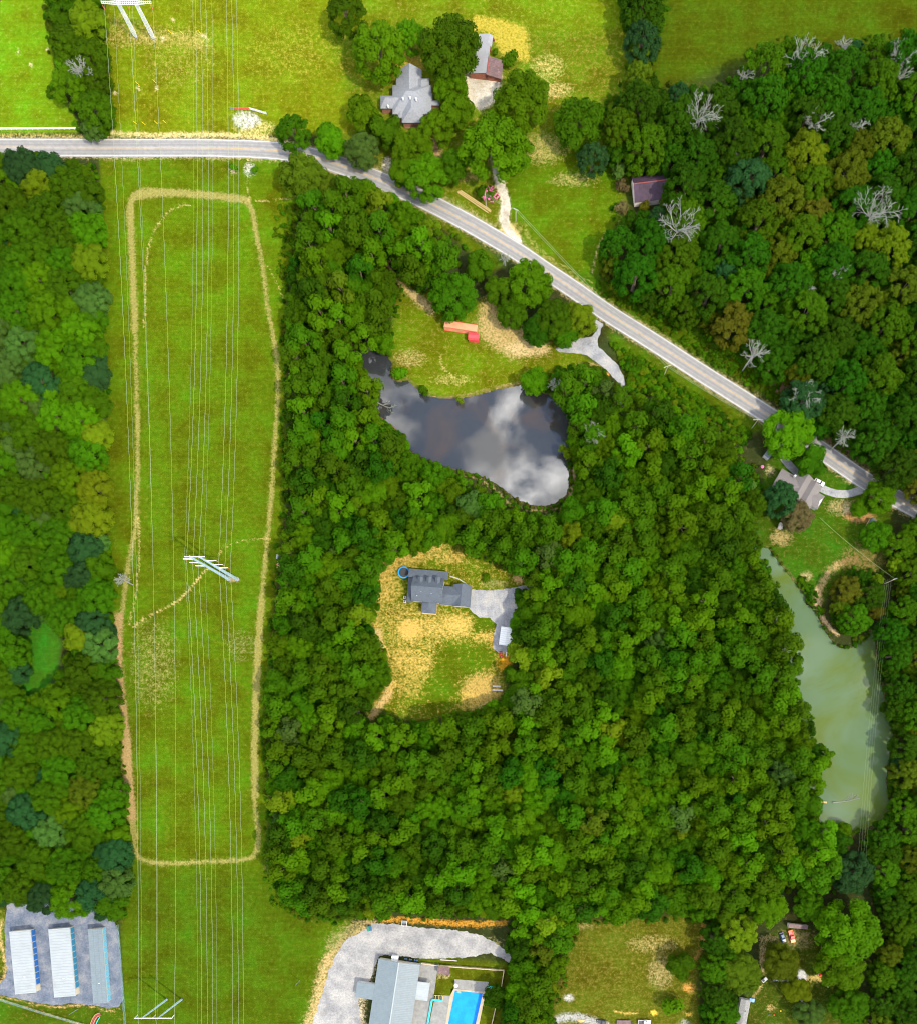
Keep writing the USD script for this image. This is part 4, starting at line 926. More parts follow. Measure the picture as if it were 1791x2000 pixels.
for k in range(3):
    q = np.array(pb[0]) * .86 + np.array(pb[1]) * .14
    MB().box((q[0], q[1] - .35 - .4 * k, -.45 - .35 * k), (1.6, .4, .3), -8.5).build('step', M['white_wall'], pool)
t = thing('parasol', 'round white parasol on the pool deck corner', 'parasol', (*W(891.5, 1923), 0))
MB().tube([(0, 0, 2.05), (0, 0, 2.45)], [.85, .03], 10).build('canopy', M['white_paint'], t); MB().cyl((0, 0, 0), .04, 2.1, 6).build('pole', M['white_steel'], t); MB().cyl((0, 0, 0), .3, .1, 10).build('base', M['concrete'], t)
t = thing('pool_wall', 'turquoise painted low wall turning a corner beside the pool terrace', 'wall', (0, 0, 0))
a_, b_, c_ = W(844, 1953), W(865, 1954), W(829.5, 2035)
MB().prism(LineString([b_, a_]).buffer(.28, cap_style=2), 0, .9).build('wall_run', M['turquoise'], t)
MB().prism(LineString([(a_[0], a_[1] - .3), c_]).buffer(.30, cap_style=2), 0, .88).build('wall_run', M['turquoise'], t)
t = thing('slatted_rack', 'low yellow-framed rack of wooden slats at the top of the turquoise wall', 'rack', (*W(856.5, 1948.5), 0), -5)
for s in (-1, 1):
    MB().box((0, s * .85, .55), (4.2, .14, .12)).build('rail', M['yellow_guard'], t)
for k in range(6):
    MB().box((-1.9 + k * .76, 0, .66), (.28, 1.9, .06)).build('slat', M['straw_bale' if k % 2 else 'dark_box'], t)
    MB().box((-1.9 + k * .76, -.85, .25), (.1, .1, .5)).build('leg', M['yellow_guard'], t)
t = thing('pool_shelter', 'white shelter with turquoise trim at the far corner of the pool lawn', 'shelter', (*W(963, 1928), 0), -6)
MB().box((0, -.6, 2.2), (4.6, 1.8, .1)).build('roof', M['white_paint'], t); MB().box((.3, .55, 2.2), (4.2, .35, .14)).build('trim', M['turquoise'], t)
for sx in (-2.1, 2.1):
    for sy in (-1.3, .4):
        MB().box((sx, sy, 1.05), (.12, .12, 2.15)).build('post', M['turquoise'], t)
def wall_run(name, label, cat, pts, w, h, mat, post=None, step=2.6, group=None):
    t = thing(name, label, cat, (0, 0, 0), 0, group)
    p = [W(*q) for q in pts]
    for i in range(len(p) - 1):
        MB().prism(LineString([p[i], p[i + 1]]).buffer(w / 2, cap_style=2), .02 if post else 0, h - .01 * i).build('panel', M[mat], t)
    if post:
        ls = LineString(p)
        for k in range(int(ls.length / step) + 1):
            q = ls.interpolate(k * step)
            MB().cyl((q.x, q.y, 0), .05, h + .12, 6).build('post', M[post], t)
    return t
wall_run('fence', 'weathered tan board fence along the top of the pool lawn', 'fence', [(824, 1881), (860, 1886), (984, 1895), (979, 1926)], .3, 1.5, 'tan_fence')
wall_run('fence', 'weathered tan board fence to the right of the swimming pool', 'fence', [(968, 1966), (958, 2010), (953, 2040)], .3, 1.5, 'tan_fence')
def chain_fence(label, pts, h=2.0):
    t = thing('chain_link_fence', label, 'fence', (0, 0, 0))
    p = [np.array(W(*q)) for q in pts]
    ls = LineString(p)
    n = int(ls.length / 3.0)
    pos = [np.array(ls.interpolate(k * ls.length / n).coords[0]) for k in range(n + 1)]
    for k, q in enumerate(pos):
        MB().cyl((q[0], q[1], 0), .05, h + .05, 6).build('post', M['galv_metal'], t)
    MB().tube([(q[0], q[1], h) for q in pos], .06, 5).build('top_rail', M['galv_metal'], t)
    mesh = MB()
    for a, b in zip(pos[:-1], pos[1:]):
        for u in np.linspace(0, 1, 9)[:-1]:
            c0 = a + (b - a) * u; c1 = a + (b - a) * (u + .125)
            mesh.tube([(c0[0], c0[1], .05), (c1[0], c1[1], h)], .012, 3); mesh.tube([(c1[0], c1[1], .05), (c0[0], c0[1], h)], .012, 3)
        for z in (.5, 1.0, 1.5):
            mesh.tube([(a[0], a[1], z), (b[0], b[1], z)], .03, 3)
    mesh.build('wire_mesh', M['chain_link'], t, kind='stuff')
chain_fence('tall chain-link fence running down the right side of the storage lot', [(232, 1806), (236, 1850), (240, 1905), (244, 1955), (248, 2010), (250, 2040)])
chain_fence('chain-link fence slanting across the grass below the storage lot', [(-60, 1935), (0, 1951), (80, 1976), (165, 2001), (240, 2022)])

t = thing('dumpster', 'green waste dumpster standing on the gravel loop road', 'dumpster', (*W(722.7, 1813), 0), 15)
MB().hull([(sx * .8, sy * .85, .15) for sx in (-1, 1) for sy in (-1, 1)] + [(sx * .95, sy * 1.05, 1.4) for sx in (-1, 1) for sy in (-1, 1)]).build('body', M['green_steel'], t)
MB().rbox((-.45, 0, 1.46), (.9, 2.1, .08), .03).build('lid', M['green_steel'], t); MB().rbox((.5, 0, 1.46), (.9, 2.1, .08), .03).build('lid', M['blue_paint'], t)
t = thing('pump_hut', 'small grey hut with an open dark top beside the gravel loop', 'hut', (*W(790.5, 1803), 0), -4)
for s in (-1, 1):
    MB().box((s * 1.05, 0, .7), (.18, 2.2, 1.4)).build('side_wall', M['grey_wood'], t)
    MB().box((0, s * 1.02, .7), (1.9, .16, 1.36)).build('end_wall', M['grey_wood'], t)
MB().box((0, 0, .8), (1.9, 1.85, .1)).build('shelf', M['dark_box'], t); MB().box((0, .5, 1.42), (1.9, .9, .06)).build('lid', M['galv_metal'], t)
t = thing('footbridge', 'short curved orange-railed ramp at the bottom left grass', 'ramp', (*W(186, 1988), 0))
cur = np.array([W(x, y) for x, y in ((179, 2012), (182, 2000), (186, 1990), (191, 1983), (197, 1981))]) - W(186, 1988)
MB().prism(LineString(cur).buffer(.7, cap_style=2), .25, .35).build('deck', M['ridge_red'], t)
for s, mt in ((-1, 'orange_steel'), (1, 'orange_steel')):
    o = np.array(LineString(cur).offset_curve(s * .6).coords)
    MB().tube([(x, y, 1.1) for x, y in o], .09, 6).build('rail', M[mt], t)
    for x, y in o:
        MB().cyl((x, y, 0), .05, 1.1, 6).build('post', M[mt], t)
o = np.array(LineString(cur[:-1]).offset_curve(-1.5).coords)
MB().tube([(x, y, .5) for x, y in o], .16, 6).build('drain_pipe', M['turquoise'], t)

# --- house, sheds and car in the eastern yard
ER = -30
t = thing('house', 'tan-grey shingled house half hidden by trees beside the curved gravel drive', 'house', (*W(1562, 954), 0), ER)
h2 = P2L((1562, 954), ER)
for (cx, cy, w, l, e, r, ax, h0, h1_) in ((1541, 944, 11.5, 8.6, 2.9, 4.9, 'x', 0, 0), (1563, 951, 8.0, 11.4, 3.0, 5.2, 'y', 0, 0), (1579, 966, 7.2, 11.6, 2.95, 5.0, 'y', 0, 0), (1592, 974, 6.4, 6.6, 2.8, 4.2, 'x', 0, 1.5)):
    a, b = h2(cx, cy, 3.5)
    MB().add(*gable_walls(a - w / 2 + .4, a + w / 2 - .4, b - l / 2 + .4, b + l / 2 - .4, e, r - .25, ax)).build('wall', M['white_wall'], t)
    MB().add(*gable_roof(a - w / 2, a + w / 2, b - l / 2, b + l / 2, e, r, ax, .15, h0, h1_)).build('roof', M['tan_shingle'], t)
a, b = h2(1551, 931, 4)
MB().rbox((a, b, 4.6), (.8, .8, 1.6), .04).build('chimney', M['white_wall'], t)

def car(name, label, x, y, rot, paint, kind='car', bed=None, cab=None, group=None, s=1.0):
    t = thing(name, label, {'car': 'car', 'pickup': 'pickup truck'}[kind], (*W(x, y), 0.03), rot, group)
    L, w = (4.6 * s, 1.85 * s) if kind == 'car' else (5.5 * s, 1.95 * s)
    low = [(-L / 2, .35), (-L / 2, .8), (-L / 2 + .12, .92), (L / 2 - 1.25, .95), (L / 2 - .25, .8), (L / 2, .6), (L / 2, .35)]
    def shell(sec, half, taper):
        return [(x_, sy * (half - taper * (z_ - .35)), z_) for x_, z_ in sec for sy in (-1, 1)]
    if kind == 'car':
        MB().hull(shell(low, w / 2, .08)).build('body', M[paint], t)
        MB().hull([(-L / 2 + .35, s_ * .78, .93) for s_ in (-1, 1)] + [(L / 2 - 1.35, s_ * .78, .93) for s_ in (-1, 1)] + [(-L / 2 + .75, s_ * .62, 1.42) for s_ in (-1, 1)] + [(L / 2 - 2.15, s_ * .62, 1.42) for s_ in (-1, 1)]).build('windows', M['glass_dark'], t)
        MB().hull([(-L / 2 + .72, s_ * .63, 1.40) for s_ in (-1, 1)] + [(L / 2 - 2.1, s_ * .63, 1.40) for s_ in (-1, 1)] + [(-L / 2 + .85, s_ * .55, 1.48) for s_ in (-1, 1)] + [(L / 2 - 2.3, s_ * .55, 1.48) for s_ in (-1, 1)]).build('roof', M[paint], t)
    else:
        MB().hull([(x_, sy * (w / 2 - (.05 if z_ > .6 else 0)), z_) for x_, z_ in ((L / 2 - 1.5, .45), (L / 2, .45), (L / 2, .85), (L / 2 - .2, 1.02), (L / 2 - 1.5, 1.08)) for sy in (-1, 1)]).build('bonnet', M[paint], t)
        MB().hull([(x_, sy * (w / 2), z_) for x_, z_ in ((L / 2 - 3.1, .45), (L / 2 - 1.52, .45), (L / 2 - 1.52, 1.05), (L / 2 - 3.1, 1.05)) for sy in (-1, 1)]).build('cab_lower', M[cab or paint], t)
        MB().hull([(x_, sy * yy, z_) for x_, z_, yy in ((L / 2 - 3.08, 1.06, .86), (L / 2 - 1.55, 1.06, .86), (L / 2 - 2.1, 1.6, .72), (L / 2 - 3.0, 1.6, .72)) for sy in (-1, 1)]).build('windows', M['glass_dark'], t)
        MB().rbox((L / 2 - 2.58, 0, 1.64), (1.0, 1.42, .08), .03).build('roof', M[cab or paint], t)
        bx = -L / 2 + 1.2
        MB().box((bx, 0, .6), (2.35, w, .25)).build('bed_floor', M[bed or 'dark_box'], t)
        for sy in (-1, 1):
            MB().box((bx, sy * (w / 2 - .06), .93), (2.35, .1, .42)).build('bed_side', M[paint], t)
        MB().box((-L / 2 + .06, 0, .93), (.1, w - .26, .42)).build('tailgate', M[paint], t)
    for sx in (-L / 2 + .85, L / 2 - .95):
        for sy in (-1, 1):
            MB().tube([(sx, sy * (w / 2 - .22), .33), (sx, sy * (w / 2 + .01), .33)], .33, 12).build('wheel', M['rubber'], t)
    for sy in (-1, 1):
        MB().box((L / 2 - .02, sy * (w / 2 - .35), .68), (.08, .35, .14)).build('headlight', M['white_paint'], t)
        MB().box((-L / 2 + .01, sy * (w / 2 - .3), .75), (.06, .3, .16)).build('tail_light', M['red_paint'], t)
    return t
car('parked_car', 'white car parked on the curved gravel drive in front of the tan house', 1599, 943, -29, 'white_paint')
car('parked_car', 'dark blue car parked nose down beside the red and orange pickup', 1527.5, 1831, -70, 'blue_paint', s=.95)
car('pickup_truck', 'red and orange pickup truck parked in the wooded yard beside a blue car', 1545, 1829, -76, 'orange_paint', 'pickup', 'red_paint', 'red_paint')
car('pickup_truck', 'white pickup truck with a dark bed on the gravel at the bottom edge', 1257.5, 1996.5, -2, 'white_paint', 'pickup')
car('parked_car', 'dark car on the gravel at the bottom edge, left of the brown trailer', 1174, 1996, 176, 'dark_box', s=.85)
t = thing('trailer', 'brown flatbed trailer on the gravel at the bottom edge beside the white pickup', 'trailer', (*W(1217, 1997.5), 0.03), -1)
MB().box((0, 0, .75), (6.0, 2.2, .16)).build('deck', M['maroon_metal'], t)
for k in range(8):
    MB().box((-2.6 + k * .75, 0, .86), (.66, 2.1, .05)).build('plank', M['maroon_metal'], t)
for sx in (-.5, .5):
    for sy in (-1, 1):
        MB().tube([(sx, sy * 1.0, .35), (sx, sy * 1.2, .35)], .34, 12).build('wheel', M['rubber'], t)
MB().bar((3, 0, .7), (4.2, 0, .6), .14).build('drawbar', M['dark_box'], t)
t = thing('lumber_pile', 'wedge of orange timber lying on the gravel at the bottom edge', 'timber', (*W(1134, 1994.5), 0.03), -8)
for k in range(5):
    MB().box((-.3 + .18 * k, .35 - .2 * k, .15 + .02 * k), (3.6 - .4 * k, .18, .18), 5 * k).build('timber', M['pale_wood'], t)

t = thing('shed', 'small pale metal shed beside the top end of the curved gravel drive', 'shed', (*W(1499, 888.5), 0), 52)
slab('roof', [(-2.3, -1.4, 2.3), (2.3, -1.4, 2.3), (2.3, 1.4, 2.6), (-2.3, 1.4, 2.6)], .08, 'galv_metal', t); MB().box((0, 0, 1.1), (4.3, 2.5, 2.3)).build('wall', M['white_wall'], t)
for k in range(7):
    MB().bar((-2.2 + k * .73, -1.38, 2.32), (-2.2 + k * .73, 1.38, 2.62), .05).build('roof_seam', M['white_metal'], t)
t = thing('shed', 'long dark arched-roof shed on the grass above the red tractor', 'shed', (*W(1695.5, 1030), 0), 62)
arc = [(1.35 * math.cos(q), 1.6 + 1.0 * math.sin(q)) for q in np.linspace(0, math.pi, 9)]
MB().hull([(x, y, z) for x in (-3.3, 3.3) for y, z in arc]).build('roof', M['dark_shingle'], t); MB().box((0, 0, .8), (6.4, 2.5, 1.65)).build('wall', M['pale_wood'], t)
MB().box((-4.1, 0, .25), (1.6, 2.2, .2)).build('ramp', M['pale_wood'], t)
t = thing('shed', 'tiny weathered shed at the lower edge of the brown tree', 'shed', (*W(1522.5, 1029), 0), 75)
MB().add(*gable_roof(-1.3, 1.3, -.9, .9, 1.7, 2.2, 'x', .06)).build('roof', M['grey_wood'], t); MB().box((0, 0, .8), (2.3, 1.5, 1.7)).build('wall', M['grey_wood'], t)
t = thing('picnic_table', 'dark picnic table on the grass below the red tractor', 'table', (*W(1701, 1068), 0), -15)
MB().box((0, 0, .75), (2.6, .8, .06)).build('tabletop', M['grey_wood'], t)
for s in (-1, 1):
    MB().box((0, s * .75, .45), (2.6, .3, .05)).build('bench', M['dark_box'], t); MB().box((s * .9, 0, .36), (.1, 1.6, .72)).build('leg_frame', M['dark_box'], t)
t = thing('parasol', 'small pink parasol at the wood edge near the pale metal shed', 'parasol', (*W(1486, 914.5), 0))
MB().tube([(0, 0, 1.9), (0, 0, 2.4)], [.75, .03], 8).build('canopy', M['pink'], t); MB().cyl((0, 0, 0), .04, 2.0, 6).build('pole', M['white_steel'], t)

# --- the wooded yard at the lower right
t = thing('mobile_home', 'long grey-roofed mobile home cut by the bottom edge', 'mobile home', (*W(1446, 1981), 0), -11)
MB().add(*gable_roof(-2.1, 2.1, -9.5, 7.2, 3.0, 3.6, 'y', .12)).build('roof', M['trailer_shingle'], t)
MB().box((0, -1.15, 1.5), (3.9, 16.4, 3.1)).build('wall', M['white_wall'], t)
for k in range(4):
    window(t, 'window', (-1.97, 4.5 - k * 3.4, 1.9), (1.0, 1.0), 90, 'white_wall', 'glass_dark')
MB().box((.4, 2.5, 3.55), (.5, .5, .3)).build('roof_vent', M['dark_box'], t)
t = thing('shed', 'narrow brown-roofed shed at the wood edge above the red and orange pickup', 'shed', (*W(1555, 1808), 0), -5)
slab('roof', [(-4.1, -.9, 2.2), (4.1, -.9, 2.2), (4.1, .9, 2.5), (-4.1, .9, 2.5)], .1, 'maroon_metal', t); MB().box((0, 0, 1.0), (7.8, 1.6, 2.2)).build('wall', M['grey_wood'], t); MB().box((3.0, -.86, 1.0), (1.9, .1, 1.7)).build('door', M['white_paint'], t)
t = thing('tarpaulin', 'blue tarpaulin draped on a low frame beside the mobile home', 'tarpaulin', (*W(1467.5, 1953.5), 0), -10)
MB().hull([(-1.1, -.8, .6), (1.1, -.8, .6), (1.1, .8, .7), (-1.1, .8, .7), (0, -.7, 1.0), (0, .7, 1.1)]).build('sheet', M['tarp_blue'], t)
for sx in (-1, 1):
    for sy in (-.7, .7):
        MB().cyl((sx, sy, 0), .04, .62, 6).build('leg', M['galv_metal'], t)
t = thing('utility_trailer', 'grey utility trailer with a black motor on gravel beside the straw-strewn path', 'trailer', (*W(1492, 1914), 0), 40)
MB().rbox((0, 0, .6), (2.6, 1.4, .35), .06).build('tray', M['white_metal'], t); MB().rbox((-.5, .1, .95), (.9, .8, .45), .1).build('motor', M['dark_box'], t)
for sy in (-1, 1):
    MB().tube([(0, sy * .72, .3), (0, sy * .9, .3)], .3, 12).build('wheel', M['rubber'], t)
t = thing('toy_tub', 'round white tub on the grass near the bottom right trees', 'tub', (*W(1616, 1927), 0)); MB().tube([(0, 0, 0), (0, 0, .5)], [.35, .42], 12).build('tub', M['white_paint'], t); MB().cyl((0, 0, .5), .34, .01, 12).build('lid', M['white_wall'], t)
t = thing('play_house', 'small red plastic play house on straw-coloured ground', 'play house', (*W(1600, 1904), 0), 10)
MB().box((0, 0, .5), (1.0, .8, 1.0)).build('wall', M['white_paint'], t); MB().add(*gable_roof(-.65, .65, -.55, .55, 1.0, 1.4, 'x', .05)).build('roof', M['red_paint'], t)
for x, y, c, l in ((1502, 1982.5, 'blue_paint', 'small blue ball'), (1511, 1983, 'red_paint', 'small red ball'), (1524, 1975, 'yellow_guard', 'small yellow ball')):
    MB().tm(trimesh.creation.icosphere(2, .3).apply_translation([*W(x, y), .3])).build('ball', M[c], None, l + ' lying on the dark yard grass', 'ball', smooth=True)
t = thing('tank', 'white cylindrical tank lying at the wood edge right of the tall double pylon', 'tank', (*W(543, 1088), 0), 80)
MB().tube([(-1, 0, .6), (-.85, 0, .6), (.85, 0, .6), (1, 0, .6)], [.3, .5, .5, .3], 12).build('vessel', M['white_metal'], t)
for sx in (-.6, .6):
    MB().box((sx, 0, .2), (.15, .8, .4)).build('cradle', M['dark_box'], t)
t = thing('debris_pile', 'small heap of orange-red scrap boards below the white tank', 'scrap', (*W(544, 1103), 0), 70)
for k in range(7):
    MB().box((-.8 + .27 * k, .3 * math.sin(k * 2.1), .12 + .04 * k), (1.5, .25, .06), 40 * k).build('board', M['ridge_red' if k % 2 else 'orange_steel'], t)

# --- fences, gate, poles in the north
t = thing('fence', 'white board fence along the meadow above the road at the left edge', 'fence', (0, 0, 0))
for k in range(17):
    MB().box((*W(-8 + 10.3 * k, 253.3 - .05 * k), .6), (.16, .16, 1.25)).build('post', M['white_paint'], t)
for z in (.45, .85, 1.2):
    MB().prism(LineString([W(-60, 253.6), W(158, 252.4)]).buffer(.06, cap_style=2), z - .07, z + .07).build('rail', M['white_paint'], t)
t = thing('farm_gate', 'long red farm gate with pale side panels at the white gravel patch', 'gate', (0, 0, 0))
for nm, pts, mt in (('side_panel', ((450, 213.2), (459.6, 213.7)), 'galv_metal'), ('gate_leaf', ((460, 213.7), (487.6, 213.6)), 'red_steel'), ('side_panel', ((488.6, 213.7), (514, 221)), 'white_steel'), ('side_panel', ((514.4, 221.3), (522, 223)), 'white_steel')):
    a_, b_ = (np.array(W(*q)) for q in pts)
    m = MB()
    for z in (.3, .55, .8, 1.05, 1.3):
        m.bar((*a_, z), (*b_, z), .11)
    for u in np.linspace(0, 1, 5):
        c_ = a_ + (b_ - a_) * u; m.bar((*c_, 0), (*c_, 1.32), .09)
    m.build(nm, M[mt], t)
for k, ((xa, ya), (xb, yb)) in enumerate((((894, 375), (953, 415.5)), ((896.5, 373.5), (958, 414)), ((899.5, 372), (958.5, 411)))):
    a_, b_ = W(xa, ya), W(xb, yb)
    g = np.linspace(0, 1, 8)
    t = MB().tube([(a_[0] + (b_[0] - a_[0]) * u, a_[1] + (b_[1] - a_[1]) * u, .25) for u in g], .22 - .05 * g, 8).build('timber_pole', M['pale_wood'], None, ('lowest of three yellow timber poles lying on the roadside grass', 'middle one of three yellow timber poles lying on the roadside grass', 'uppermost of three yellow timber poles lying on the roadside grass')[k], 'timber pole', 'timber poles lying by the road')
# ---------------------------------------------------------------- pylons, wires, poles
def lattice_leg(t, name, base, top, w0, w1, mat):
    b, p = np.array(base, float), np.array(top, float)
    m = MB(); n = 12
    us = np.linspace(0, 1, n + 1)
    wd = w0 + (w1 - w0) * np.abs(us * 2 - 1) ** 1.5 if False else np.where(us < .12, .25 + (w0 - .25) * us / .12, w0 + (w1 - w0) * us)
    cs = [(-1, -1), (1, -1), (1, 1), (-1, 1)]
    ring = [[b + (p - b) * u + np.array([sx * w / 2, sy * w / 2, 0]) for sx, sy in cs] for u, w in zip(us, wd)]
    for k in range(n):
        for c in range(4):
            m.bar(ring[k][c], ring[k + 1][c], .17)
            m.bar(ring[k][c], ring[k + 1][(c + 1) % 4], .09); m.bar(ring[k][(c + 1) % 4], ring[k + 1][c], .09)
    return m.build(name, M[mat], t)

# top frame: two lattice legs with a lattice crossarm
LT, LB = 15.5, 21.0
t = thing('pylon', 'white lattice H-frame pylon at the top edge with two lattice legs', 'pylon', (0, 0, 0))
bl, br = W(267, 73), W(301, 75)
lattice_leg(t, 'leg', (*bl, 0), (bl[0], bl[1], LT), 1.25, 1.0, 'white_steel')
lattice_leg(t, 'leg', (*br, 0), (br[0], br[1], LT), 1.25, 1.0, 'white_steel')
m = MB()
xa, xb = bl[0] - 6.6, br[0] + 6.4
yc = (bl[1] + br[1]) / 2
xs = np.linspace(xa, xb, 25)
hw = np.interp(xs, [xa, bl[0], br[0], xb], [.25, .8, .8, .25])
for i in range(24):
    for s in (-1, 1):
        m.bar((xs[i], yc + s * hw[i], LT), (xs[i + 1], yc + s * hw[i + 1], LT), .2)
        m.bar((xs[i], yc + s * hw[i], LT + .9), (xs[i + 1], yc + s * hw[i + 1], LT + .9), .14)
        m.bar((xs[i], yc + s * hw[i], LT), (xs[i + 1], yc + s * hw[i + 1], LT + .9), .09)
    m.bar((xs[i], yc - hw[i], LT), (xs[i], yc + hw[i], LT), .2)
m.build('crossarm', M['white_steel'], t)
TOPX = [xa + .3, (bl[0] + br[0]) / 2, xb - .3]
for x in TOPX:
    MB().tube([(x, yc - .9, LT - .1), (x + .1, yc - .9, LT - 1.8)], .13, 6).build('insulator', M['insulator'], t)
for x in (bl[0], br[0]):
    MB().tube([(x, yc, LT + .9), (x, yc, LT + 3.2)], .1, 6).build('peak', M['white_steel'], t)
MB().box((bl[0], bl[1], .15), (.8, .8, .3)).build('footing', M['concrete'], t); MB().box((br[0], br[1], .15), (.8, .8, .3)).build('footing', M['concrete'], t)

# bottom frame: two plain poles
t = thing('pylon', 'pale steel H-frame pylon at the bottom edge with two plain poles', 'pylon', (0, 0, 0))
cl, cr = W(326.5, 1953), W(355.5, 1953)
for b in (cl, cr):
    MB().tube([(*b, 0), (*b, LB + 1.2)], [.42, .26], 10).build('leg', M['blue_steel'], t)
    MB().cyl((b[0], b[1], 0), .55, .25, 10).build('footing', M['dark_box'], t)
yb = cl[1]
xl0, xl1 = cl[0] - 3.6, cr[0] + 5.2
MB().box(((xl0 + xl1) / 2, yb - .45, LB - .3), (xl1 - xl0, .4, .4)).build('crossarm', M['white_steel'], t)
BOTX = [xl0 + .2, (xl0 + xl1) / 2 - .2, xl1 - .2]
for x in BOTX:
    MB().tube([(x, yb - .45, LB - .5), (x + .35, yb + .3, LB - 2.1)], .14, 6).build('insulator', M['white_steel'], t)

def wire(label, a, b, sag, r=.042, n=36, group='power line wires over the meadow', name='power_line_wire'):
    a, b = np.array(a, float), np.array(b, float)
    u = np.linspace(0, 1, n)
    p = a[None] + (b - a)[None] * u[:, None]
    p[:, 2] -= 4 * sag * u * (1 - u)
    MB().tube(p, r, 5).build(name, M['wire_metal'], None, label, 'power line', group, smooth=True)
side = ('left', 'middle', 'right')
for k in range(3):
    wire(f'{side[k]} of the three thick wires strung between the two H-frame pylons', (TOPX[k], yc - .9, LT - 1.9), (BOTX[k] + .35, yb + .3, LB - 2.2), 8.0, .042)
    wire(f'{side[k]} of the three wires leaving the bottom H-frame pylon downwards', (BOTX[k] + .35, yb + .3, LB - 2.2), (BOTX[k] + .35, yb - 200, 15), 4.0, .042)
    wire(f'{side[k]} of the three wires leaving the top lattice pylon upwards', (TOPX[k], yc - .9, LT - 1.9), (TOPX[k], yc + 250, 15), 5.0, .042)
for k, (x0, x1) in enumerate(((bl[0], cl[0]), (br[0], cr[0]))):
    wire(f'{("left", "right")[k]} thin shield wire running above the H-frame pylon wires', (x0, yc, LT + 3.2), (x1, yb, LB + 1.2), 6.0, .022)

# the tall double pylon
t = thing('pylon', 'tall pale double-pole pylon with six side arms leaning over the middle of the meadow', 'pylon', (0, 0, 0))
PL, PR_ = W(447, 1131), W(463.5, 1131.5)
HT = 38.8
for b in (PL, PR_):
    MB().tube([(*b, 0), (*b, HT)], [.72, .36], 12).build('pole', M['blue_steel'], t)
    MB().cyl((b[0], b[1], 0), 1.0, .3, 12).build('footing', M['concrete'], t)
MB().box(((PL[0] + PR_[0]) / 2, PL[1], HT - .2), (7.6, .38, .38)).build('top_arm', M['white_steel'], t)
ATT = []
for s, b, hs in ((-1, PL, (34.8, 29.2, 23.8)), (1, PR_, (32.6, 26.4, 20.8))):
    for h in hs:
        e = b[0] + s * 4.1
        MB().tube([(b[0], b[1], h), (e, b[1], h + .3)], [.26, .16], 8).build('side_arm', M['white_steel'], t)
        MB().tube([(e - s * .1, b[1], h + .2), (e - s * .1, b[1], h - 2.3)], .12, 6).build('insulator', M['insulator'], t)
        ATT.append((e - s * .1, b[1], h - 2.4))
lev = ('upper', 'middle', 'lower')
for k, a in enumerate(ATT):
    nm = ('left', 'right')[k // 3]
    wire(f'{lev[k % 3]} {nm} circuit wire running up the meadow from the tall double pylon', a, (a[0] - 1.0, a[1] + 330, a[2]), 11.0, .042)
    wire(f'{lev[k % 3]} {nm} circuit wire running down the meadow from the tall double pylon', a, (a[0] + 3.0, a[1] - 300, a[2]), 10.0, .042)
for s in (-1, 1):
    x = (PL[0] + PR_[0]) / 2 + s * 3.7
    nm = 'left' if s < 0 else 'right'
    wire(f'{nm} thin top wire running up the meadow from the tall double pylon', (x, PL[1], HT), (x, PL[1] + 330, HT), 8.0, .022)
    wire(f'{nm} thin top wire running down the meadow from the tall double pylon', (x, PL[1], HT), (x + 3, PL[1] - 300, HT), 8.0, .022)

for k, (x, y) in enumerate(((335, 64), (358, 66), (393, 65), (272, 165), (305, 161), (268, 242), (284, 243), (308, 241), (325, 240))):
    a_ = np.array(W(x, y))
    MB().tube([(a_[0], a_[1], 0), (a_[0] - .5, a_[1] - .4, 2.0)], .10, 6).build('guy_guard', M['yellow_guard'], None, f'thin yellow guy-wire marker, {("leftmost of three", "middle of three", "rightmost of three", "left of two", "right of two", "first of four", "second of four", "third of four", "last of four")[k]} in the dry grass {("beside the top pylon", "halfway to the road", "just above the road")[(k > 2) + (k > 4)]}', 'marker', 'yellow markers below the top pylon')

def pole(label, x, y, h=8.5, arm=2.4, rot=0, mat='pole_wood'):
    t = thing('utility_pole', label, 'utility pole', (*W(x, y), 0), rot)
    MB().tube([(0, 0, 0), (0, 0, h)], [.17, .11], 8).build('pole', M[mat], t)
    if arm:
        MB().box((0, .14, h - .5), (arm, .12, .14)).build('crossarm', M['grey_wood'], t)
        for s in (-1, 0, 1):
            MB().cyl((s * arm * .45, .14, h - .43), .07, .28, 6).build('insulator', M['white_steel'], t)
    return (*W(x, y), h - .15)
p1 = pole('leaning-looking grey utility pole beside the pink flowering bush at the driveway', 949, 404, 8.0, 0)
p2 = pole('grey utility pole with crossarm on the lawn just right of the cream driveway', 1007, 432, 7.5, 2.2, -24)
p3 = pole('utility pole with crossarm in the grass below the diagonal road', 1296, 734, 8.5, 3.4, 20)
p4 = pole('utility pole with crossarm beside the road end near the right hand trees', 1468, 836, 8.5, 4.0, 2)
p5 = pole('utility pole among shrubs right of the eastern lawn', 1728, 1140, 9.0, 1.8, 10)
p6 = pole('utility pole with crossarm in the dark wood right of the green lake', 1752, 1393, 9.5, 3.6, 0)
p7 = pole('light grey lamp pole on the grass below the storage lot', 152.5, 1972, 6.5, 0, 0, 'galv_metal')
p8 = pole('light grey lamp pole on the grass left of the gravel loop road', 586, 1916, 6.0, 0, 0, 'galv_metal')
for (a_, b_, l) in ((p1, p2, 'between the two poles at the cream driveway'), (p2, p3, 'along the upper side of the diagonal road'), (p3, p4, 'along the lower side of the diagonal road')):
    for k, o in enumerate((-.5, .5)):
        wire(('upper' if k else 'lower') + ' thin wire strung ' + l, (a_[0] + o, a_[1], a_[2]), (b_[0] + o, b_[1], b_[2]), 1.2, .035, 20, 'thin roadside wires')
wire('thin wire crossing the eastern lawn from the brown tree', (*W(1590, 1018), 5.5), p5, 1.5, .03, 20, 'thin roadside wires')
